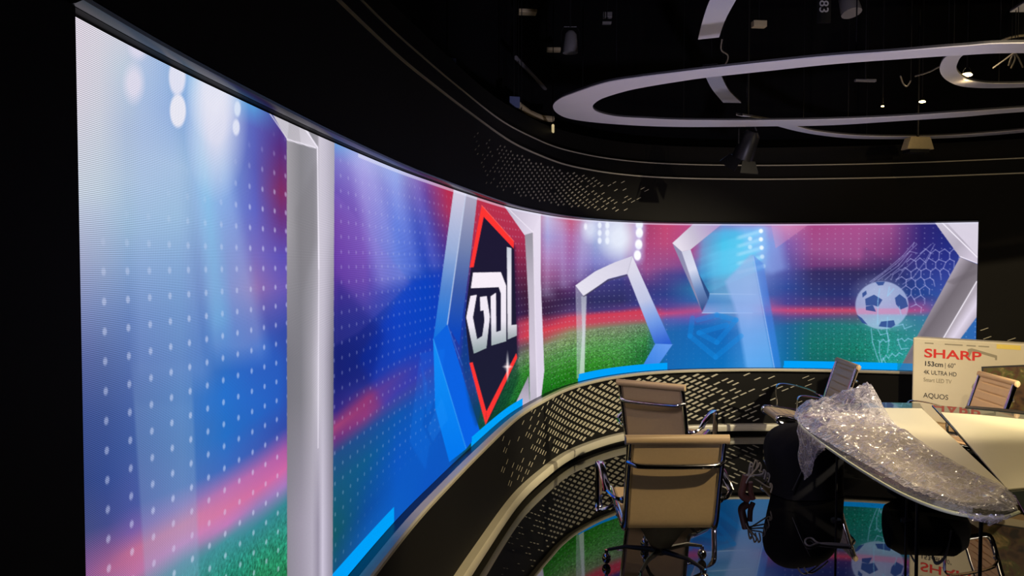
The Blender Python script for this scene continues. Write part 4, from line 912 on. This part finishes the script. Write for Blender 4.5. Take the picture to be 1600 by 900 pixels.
ring([((1640,70),(1640,76)),((1560,73),(1565,79)),((1510,79),(1530,81)),((1479,88.5),(1505,86.5)),((1469,103),(1496,99)),((1470,115),(1495,110)),((1480,126),(1504,120)),((1500,134.5),(1518,126)),((1530,137.5),(1540,130)),((1570,137.5),(1570,131)),((1610,136),(1610,130)),((1680,130),(1680,125))], 3.25,
     'small white hanging ring at the right edge, warmly lit by a lamp inside it', hangs=(.1,.4,.8))
ring([((1150,180),(1160,181)),((1190,190),(1205,188.5)),((1220,198.7),(1240,196.5)),((1245,205),(1265,203.5)),((1275,210.5),(1290,207.5)),((1313,215),(1320,210.8)),((1353,217.2),(1355,212.8)),((1420,217.2),(1420,213.6)),((1500,215),(1500,211)),((1600,207),(1600,203)),((1700,196),(1700,192))], 3.04,
     'thin white ring arc hanging farthest back, just above the cornice lines', hangs=(.3,.6,.9))
ring([((1175,-60),(1215,-55)),((1130,-30),(1168,-28)),((1109.5,0),(1149,2)),((1098,32),(1133,32)),((1090.7,62),(1123.5,58.5))], 3.42,
     'upper piece of the cut white ring, ending in a square end at the top middle', hangs=(.3,.8))
ring([((1098,105),(1121,103)),((1103,121),(1127,119)),((1113,140),(1139,142)),((1130,160.5),(1158,161))], 3.42,
     'short lower piece of the cut white ring, seen inside the large ring', hangs=(.2,.8))
ring([((1578,19),(1600,19)),((1600,5),(1640,18)),((1640,-20),(1690,10))], 3.6, 'white ring corner just visible at the top right edge', hangs=(.9,))

# ------------------------------------------------------------------ rigging and lamps overhead
def pipe(a, b_, r_, label, m='dark_metal'):
    o = MB().tube([a, b_], r_, 10).build('lighting_pipe', M[m], None, True); return tag(o, label, 'pipe', 'black pipes of the lighting grid')
for k, (y, lab) in enumerate(((4.6, 'black grid pipe running across the studio nearest overhead'), (5.9, 'black grid pipe running across the studio over the nearer desk end'), (7.0, 'black grid pipe running across the studio along the far wall'))):
    pipe((.6, y, 4.25), (5.4, y, 4.25), .024, lab)
for x, lab in ((1.2, 'black grid pipe running away from the camera over the two left chairs'), (3.0, 'black grid pipe running away from the camera over the desks'), (4.8, 'black grid pipe running away from the camera at the right')):
    pipe((x, 1, 4.31), (x, 7.0, 4.31), .024, lab)
def lamp(px, py, h, sz, label, body='dark_metal', tilt=0, rz=0, doors=True, kind='studio_lamp', zt=4.25):
    p = px2w(px, py, h)
    r = empty(kind, p, rz); tag(r, label, 'lamp')
    R_ = Matrix.Rotation(tilt, 4, 'X')
    def T(mb): mb.v = [tuple(R_ @ Vector(v)) for v in mb.v]; return mb
    T(MB().tube([(0, 0, -.5*sz), (0, 0, -.35*sz), (0, 0, .35*sz), (0, 0, .5*sz)], [.36*sz, .36*sz, .30*sz, .18*sz], 16)).build('housing', M[body], r, True)
    if doors:
        for k in range(4):
            a = k*math.pi/2; ca2, sa2 = math.cos(a), math.sin(a); w2 = .3*sz
            c0 = Vector((ca2*.34*sz, sa2*.34*sz, -.5*sz)); c1 = Vector((ca2*.56*sz, sa2*.56*sz, -.85*sz)); s_v = Vector((-sa2, ca2, 0))
            vs = [c0-s_v*w2, c0+s_v*w2, c1+s_v*w2*1.4, c1-s_v*w2*1.4]; vs += [v+Vector((0, 0, .006)) for v in vs]
            T(MB().add(vs, [(3, 2, 1, 0), (4, 5, 6, 7), (0, 1, 5, 4), (1, 2, 6, 5), (2, 3, 7, 6), (3, 0, 4, 7)])).build('barn_door', M['dark_metal'], r)
    MB().tube([(-.42*sz, 0, 0), (-.42*sz, 0, .5*sz), (-.3*sz, 0, .72*sz), (.3*sz, 0, .72*sz), (.42*sz, 0, .5*sz), (.42*sz, 0, 0)], .03*sz, 6).build('yoke', M['dark_metal'], r)
    MB().tube([(0, 0, .70*sz), (0, 0, zt-p.z)], .05*sz, 8).build('hanging_rod', M['dark_metal'], r)
    return r
lamp(1168, 226, 2.86, .26, 'black studio lamp with open barn doors hanging before the brown cornice', tilt=.5, rz=.5)
lamp(891, 66, 3.45, .16, 'small grey lamp hanging left of the large ring', body='grey_fixture', doors=False)
lamp(1326, 2, 3.9, .22, 'grey cylinder lamp cut by the top edge of the picture', body='grey_fixture', tilt=-.3, rz=.4, doors=False)
lamp(635, 8, 3.6, .24, 'brownish lamp at the top left above the dark wall', body='grey_fixture', tilt=.7, rz=-.6, doors=False)
# soft box
pb = px2w(1434, 226, 2.95); r = empty('panel_light', pb, .1); tag(r, 'boxy beige panel lamp hanging in front of the cornice right of the middle', 'lamp')
MB().add([(-.14, -.05, -.05), (.14, -.05, -.05), (.10, -.05, .07), (-.10, -.05, .07), (-.14, .06, -.05), (.14, .06, -.05), (.10, .06, .07), (-.10, .06, .07)],
         [(0, 1, 2, 3), (7, 6, 5, 4), (0, 4, 5, 1), (3, 2, 6, 7), (0, 3, 7, 4), (1, 5, 6, 2)]).build('housing', M['beige_fixture'], r, bevel=.006)
MB().box((-.02, .0, -.068), (.2, .12, .03)).build('louvre', M['dark_metal'], r)
MB().tube([(0, 0, .07), (0, 0, 4.25-pb.z)], .012, 8).build('hanging_rod', M['dark_metal'], r)
# glowing halogens
def halogen(px, py, h, rad, energy, label, n=1):
    p = px2w(px, py, h); r = empty('halogen_lamp', p); tag(r, label, 'lamp')
    MB().sphere((0, 0, 0), rad, 8, (1.5, 1, .5)).build('bulb', M['lamp'], r, True)
    MB().tube([(0, 0, rad*.45), (0, 0, rad*1.2), (0, 0, rad*2.0)], [rad*1.1, rad*1.0, rad*.5], 12).build('reflector', M['dark_metal'], r, True)
    MB().tube([(0, 0, rad*2), (0, 0, 4.25-p.z)], .006, 6).build('hanging_rod', M['dark_metal'], r)
    l = bpy.data.lights.new('halogen_light', 'POINT'); l.energy = energy; l.color = (1, .7, .35); l.shadow_soft_size = .03
    lo_ = bpy.data.objects.new('halogen_light', l); COL.objects.link(lo_); lo_.parent = r; lo_.location = (0, 0, -rad*1.3)
halogen(1511, 117, 3.30, .028, 5, 'bright halogen lamp glowing inside the small right ring')
halogen(1441, 159, 3.25, .020, 1.5, 'bright halogen lamp glowing inside the large ring, right of centre')
halogen(1379, 166, 3.2, .010, .4, 'tiny glowing lamp left of the brighter one inside the large ring')
# yellowish-brown truss bits, boxes and the number plate
def bracket(pts, h, r_, m, name, label, cat, hang=True):
    P = [px2w(x, y, h) for x, y in pts]
    r = empty(name, P[0]); tag(r, label, cat); Pl = [p-P[0] for p in P]
    MB().tube(Pl, r_, 8).build('arm_tube', M[m], r, True)
    MB().tube([(0, 0, r_), (0, 0, 4.25-P[0].z)], .004, 6).build('hanging_rod', M['dark_metal'], r)
    return r
bracket([(806, 90), (835, 120), (858, 146)], 3.5, .018, 'grey_fixture', 'slanting_bracket', 'dim slanting metal arm left of the big ring tip', 'rigging')
bracket([(810, 164), (826, 176), (845, 184), (864, 186)], 3.12, .028, 'beige_fixture', 'cable_tray', 'yellowish curved metal tray below the left tip of the big ring', 'rigging')
bracket([(815, 187), (848, 208)], 3.0, .010, 'beige_fixture', 'rigging_rod', 'thin yellowish rod just above the cornice, left of the ring tip', 'rigging')
bracket([(864, 196), (864, 213)], 2.98, .012, 'dim_lamp', 'lamp_tube', 'short upright glowing strip under the left tip of the big ring', 'lamp')
def slab(px, py, h, size, m, name, label, cat, rz=0, tilt=0):
    p = px2w(px, py, h); r = empty(name, p, rz); tag(r, label, cat)
    MB().box((0, 0, 0), size, Matrix.Rotation(tilt, 3, 'X')).build('body', M[m], r, bevel=.004)
    MB().tube([(0, 0, size[2]/2), (0, 0, 4.25-p.z)], .006, 6).build('hanging_rod', M['dark_metal'], r)
slab(803, 160, 3.12, (.09, .05, .09), 'blue_fixture', 'junction_box', 'small bluish box at the left end of the yellowish tray', 'box', .3)
slab(699, 104, 3.05, (.10, .06, .10), 'blue_fixture', 'junction_box', 'dark bluish box hanging above the cornice at upper left', 'box', .4)
slab(824, 19, 4.0, (.16, .10, .03), 'beige_fixture', 'glint_plate', 'small yellowish plate high up, topmost left of the large ring', 'lamp', .1)  # beige plate standing in for a small yellow glint
slab(865, 78, 3.8, (.13, .08, .03), 'beige_fixture', 'glint_plate', 'small yellowish plate beside the small grey hanging lamp', 'lamp', 0)  # another glint given as a beige plate
slab(1186, 38, 3.7, (.11, .06, .05), 'beige_fixture', 'junction_box', 'small tan box hanging right of the cut ring piece', 'box', .1)
slab(949, 24, 4.0, (.08, .05, .05), 'grey_fixture', 'junction_box', 'upper of two tiny grey boxes at the top, right of the small grey lamp', 'box')
slab(948, 36, 3.9, (.08, .05, .02), 'grey_fixture', 'junction_box', 'lower of two tiny grey boxes at the top, right of the small grey lamp', 'box')
slab(1352, 126, 3.3, (.18, .03, .02), 'grey_fixture', 'junction_box', 'flat grey bar hanging inside the large ring', 'box', .1)
# round fixture at the right edge
p = px2w(1592, 45, 3.7); r = empty('fresnel_lamp', p); tag(r, 'round lamp with a pale rim at the right edge above the rings', 'lamp')
MB().tube([(0, 0, -.08), (0, 0, .1), (0, 0, .18)], [.13, .13, .07], 20).build('housing', M['dark_metal'], r, True)
MB().tube([(math.cos(a)*.12, math.sin(a)*.12, -.085) for a in [k*math.pi/12 for k in range(24)]], .012, 6, closed=True).build('rim', M['beige_fixture'], r, True)
MB().tube([(0, 0, .18), (0, 0, 4.25-p.z)], .01, 6).build('hanging_rod', M['dark_metal'], r)
# loose wires overhead
for pts, h, lab in (([(1430, 119), (1450, 113), (1466, 105), (1490, 92)], 3.3, 'thin pale wire curving left of the small ring'),
                    ([(1552, 106), (1570, 93), (1582, 84), (1590, 78)], 3.3, 'thin pale wire, leftmost of those hanging inside the small ring'),
                    ([(1576, 102), (1580, 90), (1584, 84), (1586, 92), (1580, 106)], 3.3, 'looped pale wire hanging in the middle of the small ring'),
                    ([(1598, 105), (1592, 92), (1586, 82)], 3.3, 'thin pale wire, rightmost of those hanging inside the small ring'),
                    ([(1407, 119), (1411, 130), (1417, 135), (1423, 126)], 3.3, 'short hooked wire hanging inside the large ring'),
                    ([(1128, 62), (1127, 78), (1137, 86), (1136, 96), (1130, 104)], 3.4, 'yellowish wire drooping in the gap of the cut ring')):
    P = [px2w(x, y, h) for x, y in pts]; top = P[-1]
    r = empty('loose_wire', top); tag(r, lab, 'wire')
    MB().tube(smooth_path([p-top for p in P], 5), .006, 6).build('pale_wire', M['beige_cable'], r, True)
    MB().tube([(0, 0, 0), (0, 0, 4.25-top.z)], .003, 5).build('hanging_cord', M['dark_metal'], r)
# number plate on the grid
p = px2w(1288, 4, 4.0); r = empty('number_plate', p); tag(r, 'small black plate with a pale upright 83 at the top edge', 'sign')
MB().box((0, .012, 0), (.12, .012, .34)).build('plate', M['dark_metal'], r)
MB().tube([(0, .012, .17), (0, .012, 4.25-p.z)], .006, 6).build('hanging_rod', M['dark_metal'], r)
t_ = text('83', 0, 0, .11, 1, M['white_text'], .001, 'digits', r)
for v in t_.data.vertices: v.co = Vector((-.04+v.co.z, -.0+v.co.y, .02-v.co.x))
